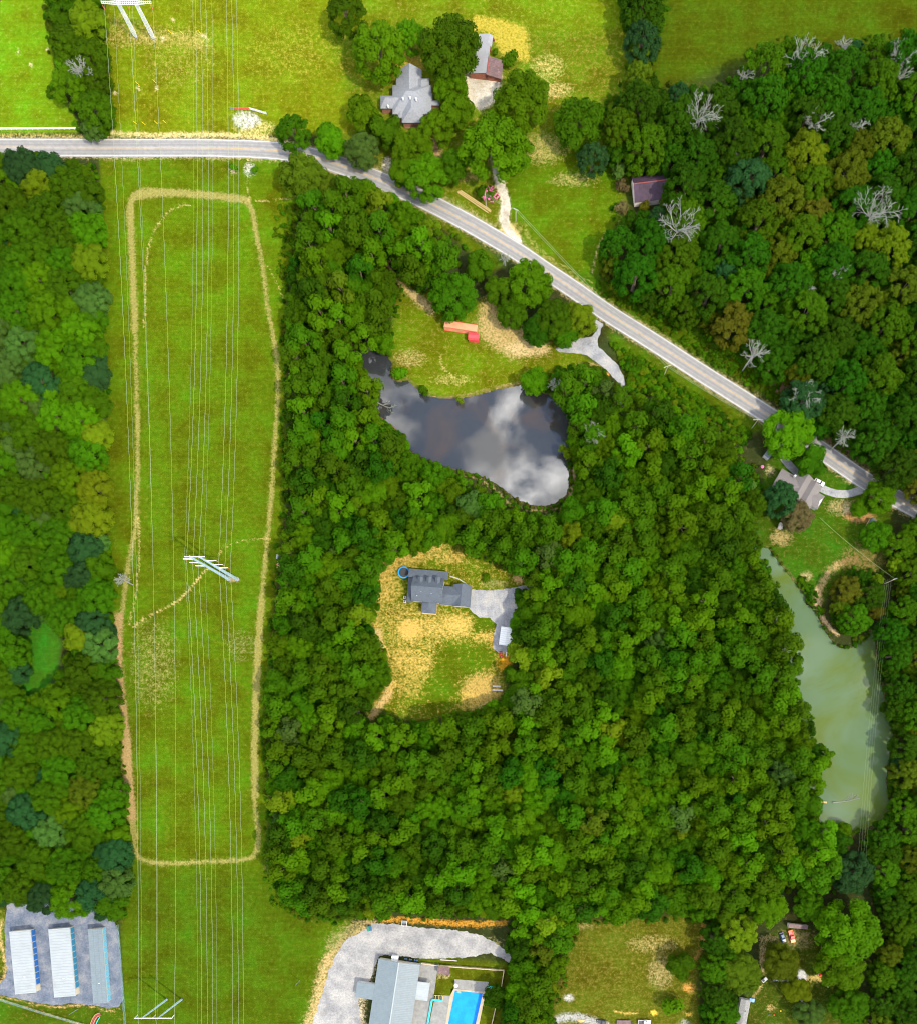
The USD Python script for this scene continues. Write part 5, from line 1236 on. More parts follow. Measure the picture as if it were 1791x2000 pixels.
for k in range(4):
    xo = (k - 1.5) * 1.4
    wire(f'{("leftmost", "second", "third", "rightmost")[k]} of four wires running over the green lake', (p5[0] + xo * .6 - 3, p5[1], 9.0), (W(1683, 1700, 10)[0] + xo * .8, W(1683, 1700)[1], 9.5), 2.0, .014, 24, 'wires over the green lake')
# ---------------------------------------------------------------- trees
def leaf_look(name, col, var=0.40, trans=0.42, tip=None):
    c = np.array(col)
    lo, hi = np.clip(c * (1 - 1.5 * var), 0, 1), np.clip(c * (1 + 1.7 * var), 0, 1)
    hi = hi * np.array([1.18, 1.0, 0.9]) if tip is None else np.array(tip)
    return usdkit.material(stage, '/World/Looks/' + name, {
        'g': ('geometry', {}), 'o': ('object_info', {}),
        'r': ('rgb_ramp', {'ramp': [(0.0, tuple(lo)), (0.45, tuple(c)), (1.0, tuple(hi))]}),
        'n': ('noise_texture', {'scale': 0.05, 'detail': 3.0}), 'nm': ('map_range', {'from_min': 0.3, 'from_max': 0.7, 'to_min': 0.80, 'to_max': 1.22}),
        'om': ('map_range', {'to_min': 0.80, 'to_max': 1.22}), 'oh': ('map_range', {'to_min': 0.485, 'to_max': 0.515}), 'vm': ('math', {'math_type': 'multiply'}),
        'h': ('hsv', {}), 'd': ('principled_bsdf', {'roughness': 0.7, 'specular_ior_level': 0.04}), 't': ('translucent_bsdf', {}), 'm': ('mix_closure', {'fac': trans}),
    }, [('g.random_per_island', 'r.fac'), ('g.position', 'n.vector'), ('n.fac', 'nm.value'), ('o.random', 'om.value'), ('o.random', 'oh.value'), ('nm.result', 'vm.value1'), ('om.result', 'vm.value2'),
        ('r.color', 'h.color'), ('vm.value', 'h.value'), ('oh.result', 'h.hue'), ('h.color', 'd.base_color'), ('h.color', 't.color'), ('d.BSDF', 'm.closure1'), ('t.BSDF', 'm.closure2')], surface='m.closure')
TONE = {'deep green': (0.056, 0.189, 0.003), 'mid green': (0.105, 0.274, 0.003), 'fresh green': (0.154, 0.369, 0.003), 'yellow-green': (0.259, 0.400, 0.008), 'olive': (0.165, 0.259, 0.008),
        'blue-green': (0.050, 0.176, 0.042), 'grey-green': (0.143, 0.305, 0.044), 'russet': (0.197, 0.213, 0.012), 'brown': (0.268, 0.220, 0.085)}
for k_, c_ in TONE.items():
    M['leaf ' + k_] = leaf_look('leaf_' + k_.replace('-', '_').replace(' ', '_'), c_)

def crown_mesh(lobes, leaf, cover, rng, tilt=0.45, core=0.70, up=-0.35, long=1.0):
    """Leaf clumps over the lobes of a crown: irregular four-cornered sprays, plus a lumpy shaded core in every lobe."""
    V, N, F, n = [], [], [], 0
    C = np.array([l[0] for l in lobes]); R = np.array([l[1] for l in lobes]); Q = np.array([l[2] for l in lobes])
    for i in range(len(lobes)):
        k = int(cover * 4 * math.pi * R[i] ** 2 * 0.62 / (leaf * leaf * 1.0))
        d = rng.normal(size=(k * 2, 3)); d /= np.linalg.norm(d, axis=1, keepdims=True)
        d = d[d[:, 2] > up][:k]
        rad = R[i] * (0.80 + 0.28 * rng.random(len(d)) ** 0.7) 
        p = C[i] + d * rad[:, None] * [1, 1, Q[i]]
        keep = np.ones(len(p), bool)
        for j in range(len(lobes)):
            if j != i:
                keep &= np.linalg.norm((p - C[j]) / [1, 1, Q[j]], axis=1) > 0.80 * R[j]
        p, d = p[keep], d[keep]
        if not len(p):
            continue
        cn = d + tilt * rng.normal(size=d.shape); cn[:, 2] += 0.25; cn /= np.linalg.norm(cn, axis=1, keepdims=True)
        a = np.cross(cn, rng.normal(size=d.shape)); a /= np.linalg.norm(a, axis=1, keepdims=True) + 1e-9
        b = np.cross(cn, a)
        s = leaf * (0.55 + 0.75 * rng.random((len(p), 1)))
        q = [p + a * s * (.55 + .3 * rng.random((len(p), 1))) * long, p + b * s * (.35 + .35 * rng.random((len(p), 1))) + cn * s * .12, p - a * s * (.55 + .3 * rng.random((len(p), 1))) * long, p - b * s * (.35 + .35 * rng.random((len(p), 1))) - cn * s * .05]
        v = np.stack(q, 1).reshape(-1, 3)
        sn = 0.60 * d + 0.40 * cn + [0, 0, .40]; sn /= np.linalg.norm(sn, axis=1, keepdims=True)
        V.append(v); N.append(np.repeat(sn, 4, 0))
        idx = n + np.arange(len(p))[:, None] * 4
        F.append(np.hstack([idx, idx + 1, idx + 2])); F.append(np.hstack([idx, idx + 2, idx + 3]))
        n += len(v)
    if core:
        for i in range(len(lobes)):
            ico = trimesh.creation.icosphere(1, 1.0)
            u = np.array(ico.vertices)
            v = C[i] + u * (R[i] * core * (0.85 + 0.3 * rng.random((len(u), 1)))) * [1, 1, Q[i]]
            V.append(v); N.append(u); F.append(np.array(ico.faces) + n); n += len(u)
    return np.vstack(V), np.vstack(F), np.vstack(N)

def trunk_mesh(R, H, rng, lobes):
    m = MB()
    m.tube([(0, 0, -.3), (0.02 * H, 0, H * .3), (0, 0.02 * H, H * .55)], [R * .07 + .12, R * .05 + .08, R * .03 + .05], 7)
    for c, r, q in lobes[:5]:
        m.tube([(0.01 * H, 0, H * .38), (c[0] * .55, c[1] * .55, (c[2] + H * .38) / 2), (c[0], c[1], c[2])], [R * .03 + .05, R * .02 + .03, .03], 5)
    return np.vstack(m.v), np.vstack(m.f)

def make_lobes(kind, R, H, rng):
    L = []
    if kind == 'oak':          # cauliflower heads packed over a dome
        n = int(rng.integers(19, 25))
        for i in range(n):
            u = (i + .5) / n
            rr = R * .78 * math.sqrt(u); th = i * 2.39996 + rng.normal() * .25
            r = R * (.19 + .10 * rng.random())
            z = H - r - (H * .36) * (rr / R) ** 1.7 + rng.normal() * R * .11
            L.append(((rr * math.cos(th), rr * math.sin(th), z), r, .85))
        for i in range(7):
            th = i * .9 + rng.normal() * .2; L.append(((R * .70 * math.cos(th), R * .70 * math.sin(th), H * (.36 + .1 * rng.random())), R * .27, .85))
    elif kind == 'broad':      # broad spreading crown, flat sprays
        n = int(rng.integers(11, 16))
        for i in range(n):
            u = (i + .5) / n
            rr = R * .74 * math.sqrt(u) * (.9 + .2 * rng.random()); th = i * 2.39996 + rng.normal() * .4
            r = R * (.30 + .14 * rng.random())
            z = H - r * .7 - H * .30 * (rr / R) ** 1.5 + rng.normal() * R * .10
            L.append(((rr * math.cos(th), rr * math.sin(th), z), r, .62))
        for i in range(8):
            th = i * .785 + rng.normal() * .2; L.append(((R * .68 * math.cos(th), R * .68 * math.sin(th), H * (.34 + .1 * rng.random())), R * .30, .8))
    elif kind in ('grand_broad', 'grand_oak'):     # old open-grown trees: many more heads over a wide dome
        oak = kind == 'grand_oak'
        n = int(rng.integers(40, 46)) if oak else int(rng.integers(30, 36))
        for i in range(n):
            u = (i + .5) / n
            rr = R * .82 * math.sqrt(u) * (.93 + .14 * rng.random()); th = i * 2.39996 + rng.normal() * .3
            r = R * ((.125 + .075 * rng.random()) if oak else (.17 + .10 * rng.random()))
            L.append(((rr * math.cos(th), rr * math.sin(th), H - r - H * .40 * (rr / R) ** 1.7 + rng.normal() * R * .07), r, .85 if oak else .7))
        for i in range(14):
            th = i * .449 + rng.normal() * .15; L.append(((R * .76 * math.cos(th), R * .76 * math.sin(th), H * (.34 + .14 * rng.random())), R * .19, .85))
    elif kind == 'slim':       # forest-grown: a peak and ragged shoulders
        n = int(rng.integers(7, 11))
        L.append(((0, 0, H - R * .42), R * .42, 1.1))
        for i in range(n):
            rr = R * (.45 + .3 * rng.random()); th = i * 6.283 / n + rng.normal() * .35
            r = R * (.24 + .18 * rng.random())
            L.append(((rr * math.cos(th), rr * math.sin(th), H - r - R * (.35 + .75 * rng.random())), r, .95))
    elif kind == 'shrub':
        n = int(rng.integers(4, 8))
        for i in range(n):
            rr = R * .6 * rng.random(); th = rng.random() * 6.283
            r = R * (.35 + .25 * rng.random())
            L.append(((rr * math.cos(th), rr * math.sin(th), max(r * .5, H - r - .3 * H * rng.random())), r, .85))
    return L

SPEC = {'oak': (6.0, 11.5, .52, 1.6, .38), 'broad': (6.0, 10.0, .50, 1.6, .45), 'slim': (4.0, 11.0, .46, 1.6, .42), 'shrub': (1.6, 2.2, .32, 1.4, .55),
        'grand_broad': (10.0, 15.0, .56, 1.35, .45), 'grand_oak': (9.5, 16.0, .56, 1.4, .40)}
protos = {}
def proto(kind, tone, i):
    key = (kind, tone, i)
    if key in protos:
        return protos[key]
    rng = np.random.default_rng(abs(hash_name(kind + tone)) % 99991 + i * 17)
    R, H, leaf, cover, tilt = SPEC[kind]
    L = make_lobes(kind, R, H, rng)
    cls = stage.CreateClassPrim('/World/_' + kind + '_' + tone.replace('-', '_').replace(' ', '_') + f'_{i}')
    path = str(cls.GetPath())
    v, f, n = crown_mesh(L, leaf, cover, rng, tilt, long=1.25 if kind == 'broad' else 1.0)
    write_mesh(path + '/crown', v, f, M['leaf ' + tone], n)
    if kind != 'shrub':
        v, f = trunk_mesh(R, H, rng, L)
        write_mesh(path + '/trunk', v, f, M['bark'])
    protos[key] = path
    return path
def hash_name(s):
    h = 0
    for ch in s:
        h = (h * 131 + ord(ch)) % 1000003
    return h

def plant(name, label, cat, kind, tone, i, px, py, r_px, group=None, hs=1.0, rot=0.0, hc=None):
    """A tree whose crown shows centred on photo pixel (px, py) with radius r_px."""
    if kind in ('broad', 'oak') and r_px > 31:
        kind = 'grand_' + kind
    R0, H0 = SPEC[kind][:2]
    s = r_px * S / R0
    H = H0 * s * hs
    k = (ALT - H * .72) / ALT
    s *= k; x, y = W(px, py, H * .72)
    o = UsdGeom.Xform.Define(stage, numbered('/World', name))
    o.AddTranslateOp().Set(Gf.Vec3d(x, y, 0)); o.AddRotateZOp().Set(rot); o.AddScaleOp().Set(Gf.Vec3f(s, s, s * hs))
    o.GetPrim().GetReferences().AddInternalReference(proto(kind, tone, i)); o.GetPrim().SetInstanceable(True)
    tag(o, label, cat, group)
    return o

rng = np.random.default_rng(20240611)
# -- trees that stand alone or can be told apart: pixel centre, radius, kind, tone, label
SINGLE = [
 (737, 84, 57, 'oak', 'fresh green', 'large round-headed bright green oak at the upper left of the grey many-winged house'),
 (798, 62, 32, 'oak', 'fresh green', 'smaller green oak wedged between two big trees above the grey many-winged house'),
 (878, 77, 63, 'broad', 'mid green', 'huge fine-leaved oak overhanging the grey barn roof from the left'),
 (675, 18, 42, 'oak', 'mid green', 'green oak cut by the top edge left of the bright round oak'),
 (880, 162, 35, 'broad', 'fresh green', 'green tree right of the grey many-winged house, below the huge oak'),
 (893, 208, 31, 'broad', 'fresh green', 'green tree left of the cream farmyard, lower of a pair'),
 (1019, 183, 58, 'broad', 'fresh green', 'large bright tree right of the cream farmyard below the maroon roof'),
 (962, 270, 66, 'broad', 'fresh green', 'largest bright tree above the top end of the cream driveway'),
 (1000, 285, 42, 'broad', 'fresh green', 'bright tree at the right flank of the one above the cream driveway'),
 (1133, 228, 52, 'broad', 'mid green', 'round isolated tree on the pasture left of the oak wood'),
 (1158, 302, 33, 'oak', 'blue-green', 'small dark blue-green tree just below the round isolated pasture tree'),
 (851, 241, 37, 'broad', 'fresh green', 'green tree overhanging the lower right corner of the grey many-winged house'),
 (754, 247, 31, 'broad', 'mid green', 'dark green tree at the lower left corner of the grey many-winged house'),
 (707, 216, 31, 'broad', 'fresh green', 'green tree with bare twigs left of the grey many-winged house'),
 (804, 283, 42, 'broad', 'fresh green', 'green tree directly below the grey many-winged house'),
 (706, 284, 36, 'broad', 'grey-green', 'pale grey-green tree at the upper edge of the road bend'),
 (645, 268, 30, 'broad', 'fresh green', 'low green tree above the road, right of the solitary roadside tree'),
 (830, 336, 46, 'broad', 'fresh green', 'ragged tree with bare twigs overhanging the road bend'),
 (880, 318, 34, 'broad', 'mid green', 'green tree above the three yellow timber poles'),
 (785, 330, 26, 'broad', 'fresh green', 'thin tree at the road edge left of the ragged overhanging one'),
 (995, 107, 18, 'shrub', 'fresh green', 'round bush at the right end of the maroon barn roof'),
 (968, 99, 8, 'shrub', 'fresh green', 'tiny bush at the top of the maroon barn roof'),
 (951, 370, 20, 'shrub', 'mid green', 'bush dotted with pink flowers left of the cream driveway'),
 (570, 250, 36, 'oak', 'mid green', 'solitary dark green tree above the road right of the white gravel patch'),
 (588, 336, 48, 'broad', 'olive', 'olive tree below the road casting shade across it'),
 (632, 362, 28, 'broad', 'olive', 'smaller olive tree right of the one shading the road'),
 (884, 570, 49, 'broad', 'mid green', 'large dome-shaped tree standing alone above the orange container'),
 (1035, 545, 47, 'broad', 'fresh green', 'bright big tree with bare twigs overhanging the road middle'),
 (1082, 617, 40, 'broad', 'mid green', 'green tree below the bright road-side tree with bare twigs'),
 (1132, 617, 36, 'broad', 'yellow-green', 'yellowish tree at the road edge beside the forked gravel drive'),
 (1000, 606, 32, 'broad', 'mid green', 'green tree at the left end of the thicket above the dry turning area'),
 (1048, 640, 28, 'broad', 'deep green', 'dark green tree at the bottom of the thicket above the dry turning area'),
 (1105, 648, 26, 'broad', 'mid green', 'green tree nearest the fork of the gravel drive'),
 (936, 512, 28, 'broad', 'mid green', 'green tree below the road, upper left of the bright road-side tree'),
 (970, 560, 27, 'broad', 'mid green', 'green tree between the dome-shaped tree and the road-side thicket'),
 (778, 728, 18, 'shrub', 'fresh green', 'bush leaning over the narrow arm of the grey pond'),
 (828, 762, 13, 'shrub', 'mid green', 'small bush at the left end of the sandy pond bank'),
 (899, 781, 10, 'shrub', 'yellow-green', 'small yellowish bush in the middle of the sandy pond bank'),
 (1044, 741, 27, 'broad', 'fresh green', 'light green tree at the right end of the sandy pond bank'),
 (1106, 882, 18, 'shrub', 'yellow-green', 'yellow-green bush leaning over the right shore of the grey pond'),
 (950, 1128, 10, 'shrub', 'fresh green', 'small bush on the grass above the house gravel'),
 (1547, 838, 54, 'broad', 'fresh green', 'big bright tree overhanging the road above the tan house'),
 (1590, 899, 31, 'broad', 'mid green', 'round clipped-looking tree between road and curved gravel drive'),
 (1529, 972, 38, 'oak', 'blue-green', 'dark blue-green tree covering the left half of the tan house'),
 (1561, 1005, 33, 'broad', 'brown', 'brownish tree below the tan house'),
 (1722, 968, 34, 'broad', 'fresh green', 'green tree at the road end of the curved gravel drive'),
 (1680, 992, 17, 'broad', 'fresh green', 'small bright tree on reddish ground right of the curved drive'),
 (1717, 1045, 32, 'broad', 'mid green', 'green tree right of the long dark arched shed'),
 (1501, 1774, 41, 'broad', 'fresh green', 'bright round tree above the red and orange pickup, to its left'),
 (1584, 1771, 33, 'broad', 'mid green', 'round green tree above the narrow brown shed'),
 (1664, 1826, 66, 'broad', 'fresh green', 'very large green tree right of the red and orange pickup'),
 (1648, 1894, 50, 'broad', 'fresh green', 'large green tree below the very large one at lower right'),
 (1670, 1708, 46, 'oak', 'blue-green', 'large blue-green tree below the green lake'),
 (1530, 1884, 38, 'broad', 'olive', 'olive tree in the middle of the wooded yard'),
 (1558, 1938, 28, 'broad', 'yellow-green', 'yellowish tree below the grey gravel of the wooded yard'),
 (1664, 1972, 40, 'broad', 'mid green', 'green tree at the bottom edge near the right corner'),
 (1447, 1826, 40, 'oak', 'yellow-green', 'open yellowish tree at the left of the wooded yard'),
 (1449, 1906, 44, 'broad', 'olive', 'olive tree above the grey mobile home roof'),
 (1331, 1890, 28, 'broad', 'mid green', 'small tree at the right border of the lower meadow'),
 (1312, 1972, 25, 'shrub', 'fresh green', 'round bright bush at the bottom edge of the lower meadow'),
 (1584, 1984, 32, 'broad', 'grey-green', 'grey-green tree at the bottom edge right of the mobile home'),
 (966, 1951, 25, 'oak', 'deep green', 'dark green tree beside the right edge of the swimming pool'),
 (170, 1008, 44, 'broad', 'yellow-green', 'bright yellow-green tree on the edge of the left wood beside the meadow'),
 (1214, 404, 16, 'shrub', 'brown', 'brownish bush at the left gable of the purple barn'),
 (1221, 356, 16, 'shrub', 'brown', 'brown bush at the upper left corner of the purple barn'),
 (1257, 402, 14, 'shrub', 'russet', 'russet bush at the lower edge of the purple barn'),
 (1305, 397, 20, 'broad', 'mid green', 'green tree at the right end of the purple barn'),
 (1205, 325, 22, 'shrub', 'grey-green', 'pale grey-green bush above the purple barn, to its left'),
 (455, 322, 9, 'shrub', 'fresh green', 'left of two small bushes below the road at the meadow'),
 (497, 330, 9, 'shrub', 'fresh green', 'right of two small bushes below the road at the meadow'),
]
for i, (x, y, r, kd, tn, lb) in enumerate(SINGLE):
    plant('bush' if kd == 'shrub' else 'yard_tree', lb, 'bush' if kd == 'shrub' else 'tree', kd, tn, i % 2, x, y, r, None, 0.92 if r > 40 else 1.0, rng.random() * 360)

# -- the woods
def mask(*polys, minus=()):
    m = raster(polys) > .5
    for p in minus:
        m &= ~(raster([p]) > .5)
    return m
WOOD_W = [(-100,292),(60,294),(150,314),(183,332),(193,380),(190,430),(195,500),(197,600),(200,700),(203,800),(203,880),(198,950),(203,1000),(203,1040),(211,1120),(214,1200),(217,1250),(221,1330),(231,1440),(237,1550),(244,1640),(244,1720),(239,1790),(225,1803),(190,1795),(150,1787),(100,1790),(60,1780),(30,1772),(0,1768),(-100,1765)]
HEDGE = [(95,-60),(190,-60),(195,60),(195,100),(203,170),(210,220),(203,260),(172,263),(150,230),(140,190),(100,180),(110,130),(92,70)]
WOOD_NE = [(1190,205),(1215,170),(1235,120),(1230,60),(1210,-60),(1300,-60),(1290,60),(1270,120),(1285,170),(1330,165),(1390,175),(1445,150),(1460,110),(1500,85),(1560,75),(1620,90),(1660,85),(1700,75),(1791,65),(1895,60),(1895,1000),(1800,985),(1760,950),(1712,912),(1650,870),(1600,845),(1560,820),(1540,800),(1520,790),(1545,770),(1545,730),(1500,722),(1480,690),(1420,650),(1370,630),(1300,612),(1250,588),(1220,565),(1182,535),(1178,500),(1185,460),(1205,440),(1200,405),(1215,380),(1210,340),(1190,330)]
BARN_GAP = [(1226,338),(1304,326),(1304,400),(1230,412)]
WOOD_C = [(600,330),(660,345),(700,350),(745,367),(800,398),(845,424),(880,455),(905,490),(885,512),(862,520),(846,535),(836,560),(820,562),(795,535),(770,508),(750,500),(742,512),(762,545),(780,570),(768,592),(763,640),(758,680),(724,668),(700,680),(712,720),(733,740),(738,780),(738,805),(763,830),(795,852),(800,882),(850,903),(900,928),(950,955),(990,988),(1040,1004),(1090,1002),(1118,975),(1118,920),(1120,870),(1195,862),(1216,840),(1230,775),(1290,768),(1340,790),(1380,825),(1430,870),(1475,920),(1490,980),(1472,1010),(1476,1060),(1500,1100),(1526,1150),(1541,1187),(1551,1222),(1550,1240),(1563,1257),(1566,1280),(1571,1297),(1553,1322),(1566,1335),(1563,1370),(1576,1380),(1591,1397),(1597,1427),(1596,1455),(1622,1462),(1627,1487),(1608,1505),(1612,1535),(1601,1555),(1598,1595),(1618,1612),(1660,1610),(1650,1690),(1620,1740),(1540,1735),(1460,1760),(1450,1795),(1385,1797),(1300,1790),(1200,1798),(1130,1797),(1110,1840),(1100,1900),(1080,1960),(1062,2060),(985,2060),(990,1960),(1000,1890),(994,1850),(1000,1800),(980,1788),(920,1786),(850,1790),(760,1786),(690,1795),(640,1798),(600,1790),(545,1768),(518,1700),(526,1600),(522,1500),(517,1400),(527,1300),(537,1200),(544,1100),(549,1050),(557,1000),(558,900),(556,800),(560,720),(557,650),(562,560),(575,480),(580,430),(592,380)]
POND_E = [(1066,742),(1090,720),(1140,715),(1188,735),(1224,760),(1224,830),(1200,858),(1180,872),(1120,872),(1108,845),(1105,805),(1085,785)]
WOOD_E = [(1895,1012),(1800,1003),(1762,1020),(1740,1060),(1742,1120),(1762,1140),(1742,1180),(1724,1205),(1722,1262),(1726,1345),(1738,1400),(1754,1435),(1744,1480),(1738,1530),(1752,1575),(1728,1605),(1690,1640),(1700,1690),(1716,1760),(1738,1830),(1712,1900),(1700,1940),(1690,2060),(1895,2060)]
PENINSULA = [(1632,1145),(1662,1112),(1720,1122),(1742,1165),(1715,1212),(1690,1238),(1655,1240),(1634,1220),(1628,1180)]
WOOD_S = [(1380,1800),(1440,1790),(1440,2060),(1375,2060),(1372,1960),(1375,1880)]
placed = [(x, y, r) for x, y, r, *_ in SINGLE]
LAND = [(1266, 372, 'the purple barn'), (1365, 215, 'the bare white forked tree'), (1328, 432, 'the bare pale tree below the purple barn'), (1715, 405, 'the big bare pale tree'), (1600, 225, 'the bare leaning tree in the oak wood'), (1133, 228, 'the isolated pasture tree'),
        (1475, 680, 'the bare tree at the verge'), (1580, 765, 'the bare white tree near the road'), (1655, 70, 'the bare tree at the field edge'), (1575, 100, 'the pale bare tree at the field edge'), (789, 1119, 'the trampoline'), (988, 1245, 'the white carport'), (838, 1150, 'the slate-roofed house'),
        (970, 1345, 'the plank stacks'), (900, 640, 'the orange container'), (760, 780, 'the fallen tree in the pond'), (1050, 985, 'the bottom tip of the grey pond'), (715, 680, 'the narrow arm of the pond'), (800, 880, 'the left shore of the pond'), (1155, 838, 'the bare tree by the pond'),
        (1180, 660, 'the gravel fork'), (1499, 888, 'the pale metal shed'), (1480, 1068, 'the top of the green lake'), (1555, 1330, 'the left shore of the green lake'), (1620, 1475, 'the tree leaning over the lake'), (1605, 1566, 'the log in the lake'), (1630, 1620, 'the bottom of the green lake'),
        (1501, 1774, 'the round tree by the pickup'), (543, 1088, 'the white tank'), (516, 1670, 'the lower right swath corner'), (70, 1290, 'the clearing in the left wood'), (170, 1008, 'the yellow-green edge tree'), (54, 1815, 'the left storage building'), (130, 1810, 'the middle storage building'), (208, 1810, 'the narrow storage building'),
        (200, 310, 'the road above the left wood'), (253, 1250, 'the bare spot on the track'), (225, 1125, 'the bare sapling at the meadow edge'), (255, 380, 'the upper left swath corner'), (722, 1813, 'the green dumpster'), (790, 1803, 'the grey hut'), (966, 1951, 'the dark pool tree'), (1110, 1950, 'the white gravel spot'),
        (1752, 1393, 'the crossarm pole in the dark wood'), (1728, 1140, 'the pole among shrubs'), (1670, 1708, 'the blue-green tree below the lake'), (1664, 1826, 'the very large tree at lower right'), (1446, 1960, 'the mobile home'), (1695, 1030, 'the arched shed'), (1760, 990, 'the last stretch of road'), (1800, 300, 'the right edge oaks'), (1650, 845, 'the pale tree above the road end'),
        (540, 700, 'the swath beside the middle wood'), (720, 1400, 'the sandy path end'), (730, 465, 'the orange soil spot'), (0, 600, 'the left edge'), (0, 1000, 'the left edge below'), (0, 1500, 'the left edge near the bottom'), (140, 118, 'the bare twigs in the hedge'), (1230, 60, 'the tree belt between the upper fields')]
DIRS = ['to the right of', 'upper right of', 'straight above', 'upper left of', 'to the left of', 'lower left of', 'straight below', 'lower right of']
ORD = ['nearest', 'second', 'third', 'fourth', 'fifth', 'sixth', 'seventh', 'eighth', 'ninth', 'tenth', 'eleventh', 'twelfth', 'thirteenth', 'fourteenth', 'fifteenth', 'sixteenth', 'seventeenth', 'eighteenth', 'nineteenth', 'twentieth']
counter = {}
def where(x, y):
    d = [(math.hypot(x - a, y - b), i) for i, (a, b, _) in enumerate(LAND)]
    _, i = min(d)
    a, b, nm = LAND[i]
    s = int(round(math.atan2(b - y, x - a) / (math.pi / 4))) % 8
    return i, s
def scatter(m, rmin, rmax, gap, n, seed, edge=.55, existing=None, tries=60000):
    """Crown centres and radii (photo pixels) packed into a mask, big ones first."""
    g = np.random.default_rng(seed)
    dist = ndimage.distance_transform_edt(np.pad(m, 1))[1:-1, 1:-1] * RS
    ys, xs = np.nonzero(m)
    out = np.array(existing if existing else [(-9e3, -9e3, 1)], float)
    base = len(out); res = []
    sizes = np.sort(rmin + (rmax - rmin) * g.random(tries) ** 2.0)[::-1]
    arr = np.zeros((base + n, 3)); arr[:base] = out; cnt = base
    pick = g.integers(0, len(xs), tries)
    jit = g.random((tries, 2)) * RS
    for k in range(tries):
        x, y = xs[pick[k]] * RS - PAD + jit[k, 0], ys[pick[k]] * RS - PAD + jit[k, 1]
        r = sizes[k]
        if dist[ys[pick[k]], xs[pick[k]]] < r * edge:
            continue
        A = arr[:cnt]
        if ((A[:, 0] - x) ** 2 + (A[:, 1] - y) ** 2 < ((A[:, 2] + r) * gap) ** 2).any():
            continue
        arr[cnt] = (x, y, r); cnt += 1; res.append((x, y, r))
        if len(res) >= n:
            break
    return res
def in_view(x, y, r):
    return -r < x < 1791 + r and -r < y < 2000 + r
TONES = {'oak': (['deep green', 'mid green', 'olive', 'yellow-green', 'blue-green', 'russet'], [.46, .32, .12, .03, .05, .02]),  # weighted to deep green: cloud shade over right-hand woods put into leaf colour
         'broad': (['mid green', 'fresh green', 'olive', 'grey-green', 'yellow-green', 'blue-green'], [.52, .22, .02, .14, .04, .06]),
         'slim': (['mid green', 'fresh green', 'deep green', 'yellow-green', 'olive', 'grey-green'], [.48, .36, .11, .025, .01, .015])}
stuff = []
WOODS = [('oak_tree', 'oak', mask(WOOD_NE, minus=[BARN_GAP]), 15, 48, .63, 420, 31, 'oak', 'oak wood at the upper right', 300),
         ('hardwood_tree', 'broad', mask(WOOD_W, HEDGE, minus=[W_CLEARING]), 12, 40, .62, 420, 32, 'tree', 'left wood and hedge', 290),
         ('woodland_tree', 'slim', mask(WOOD_C, POND_E, minus=[HOUSE_CLEARING]), 8, 33, .54, 2300, 33, 'forest tree', 'middle wood', 300),
         ('lakeside_tree', 'oak', mask(WOOD_E, PENINSULA, WOOD_S), 11, 34, .66, 260, 34, 'tree', 'woods right of the green lake', 290)]
wood_list = []
for nm, kd, mk, r0, r1, gap, n, seed, noun, grp, cap in WOODS:
    got = scatter(mk, r0, r1, gap, n, seed, .62, placed)
    got = [q for q in got if in_view(*q)] + [q for q in got if not in_view(*q)]
    seen = sorted([q for q in got if in_view(*q)], key=lambda q: -q[2])
    own, rest = seen[:cap], seen[cap:] + [q for q in got if not in_view(*q)]
    tn, pr = TONES[kd]
    g = np.random.default_rng(seed + 5)
    for x, y, r in own:
        tone = tn[g.choice(len(tn), p=[.55, .10, .01, .10, .01, .23] if kd == 'broad' and y > 950 and g.random() < .55 else pr)]  # lower left: more blue-green crowns, soft shade painted in by leaf tone
        kk = 'broad' if kd == 'slim' and g.random() < .3 else kd
        wood_list.append((nm, kk, noun, grp, tone, int(g.integers(0, 2)), x, y, r, g.random() * 360, (.90 + .26 * g.random()) * (1.22 if kk != kd else 1)))
    for x, y, r in rest:
        kk = 'broad' if kd == 'slim' and g.random() < .3 else kd
        stuff.append((kk, tn[g.choice(len(tn), p=pr)], int(g.integers(0, 2)), x, y, r, g.random() * 360, (.88 + .26 * g.random()) * (1.22 if kk != kd else 1)))
order = sorted(range(len(wood_list)), key=lambda i: min(math.hypot(wood_list[i][6] - a, wood_list[i][7] - b) for a, b, _ in LAND))
labels = {}
for i in order:
    nm, kd, noun, grp, tone, v_, x, y, r, ro, hs = wood_list[i]
    li, sc = where(x, y)
    key = (nm, tone, li, sc)
    counter[key] = counter.get(key, -1) + 1
    o = ORD[min(counter[key], 19)]
    labels[i] = f'{o} {tone} {noun} {DIRS[sc]} {LAND[li][2]}'
for i, (nm, kd, noun, grp, tone, v_, x, y, r, ro, hs) in enumerate(wood_list):
    plant(nm, labels[i], 'tree', kd, tone, v_, x, y, r, 'trees of the ' + grp, hs, ro)

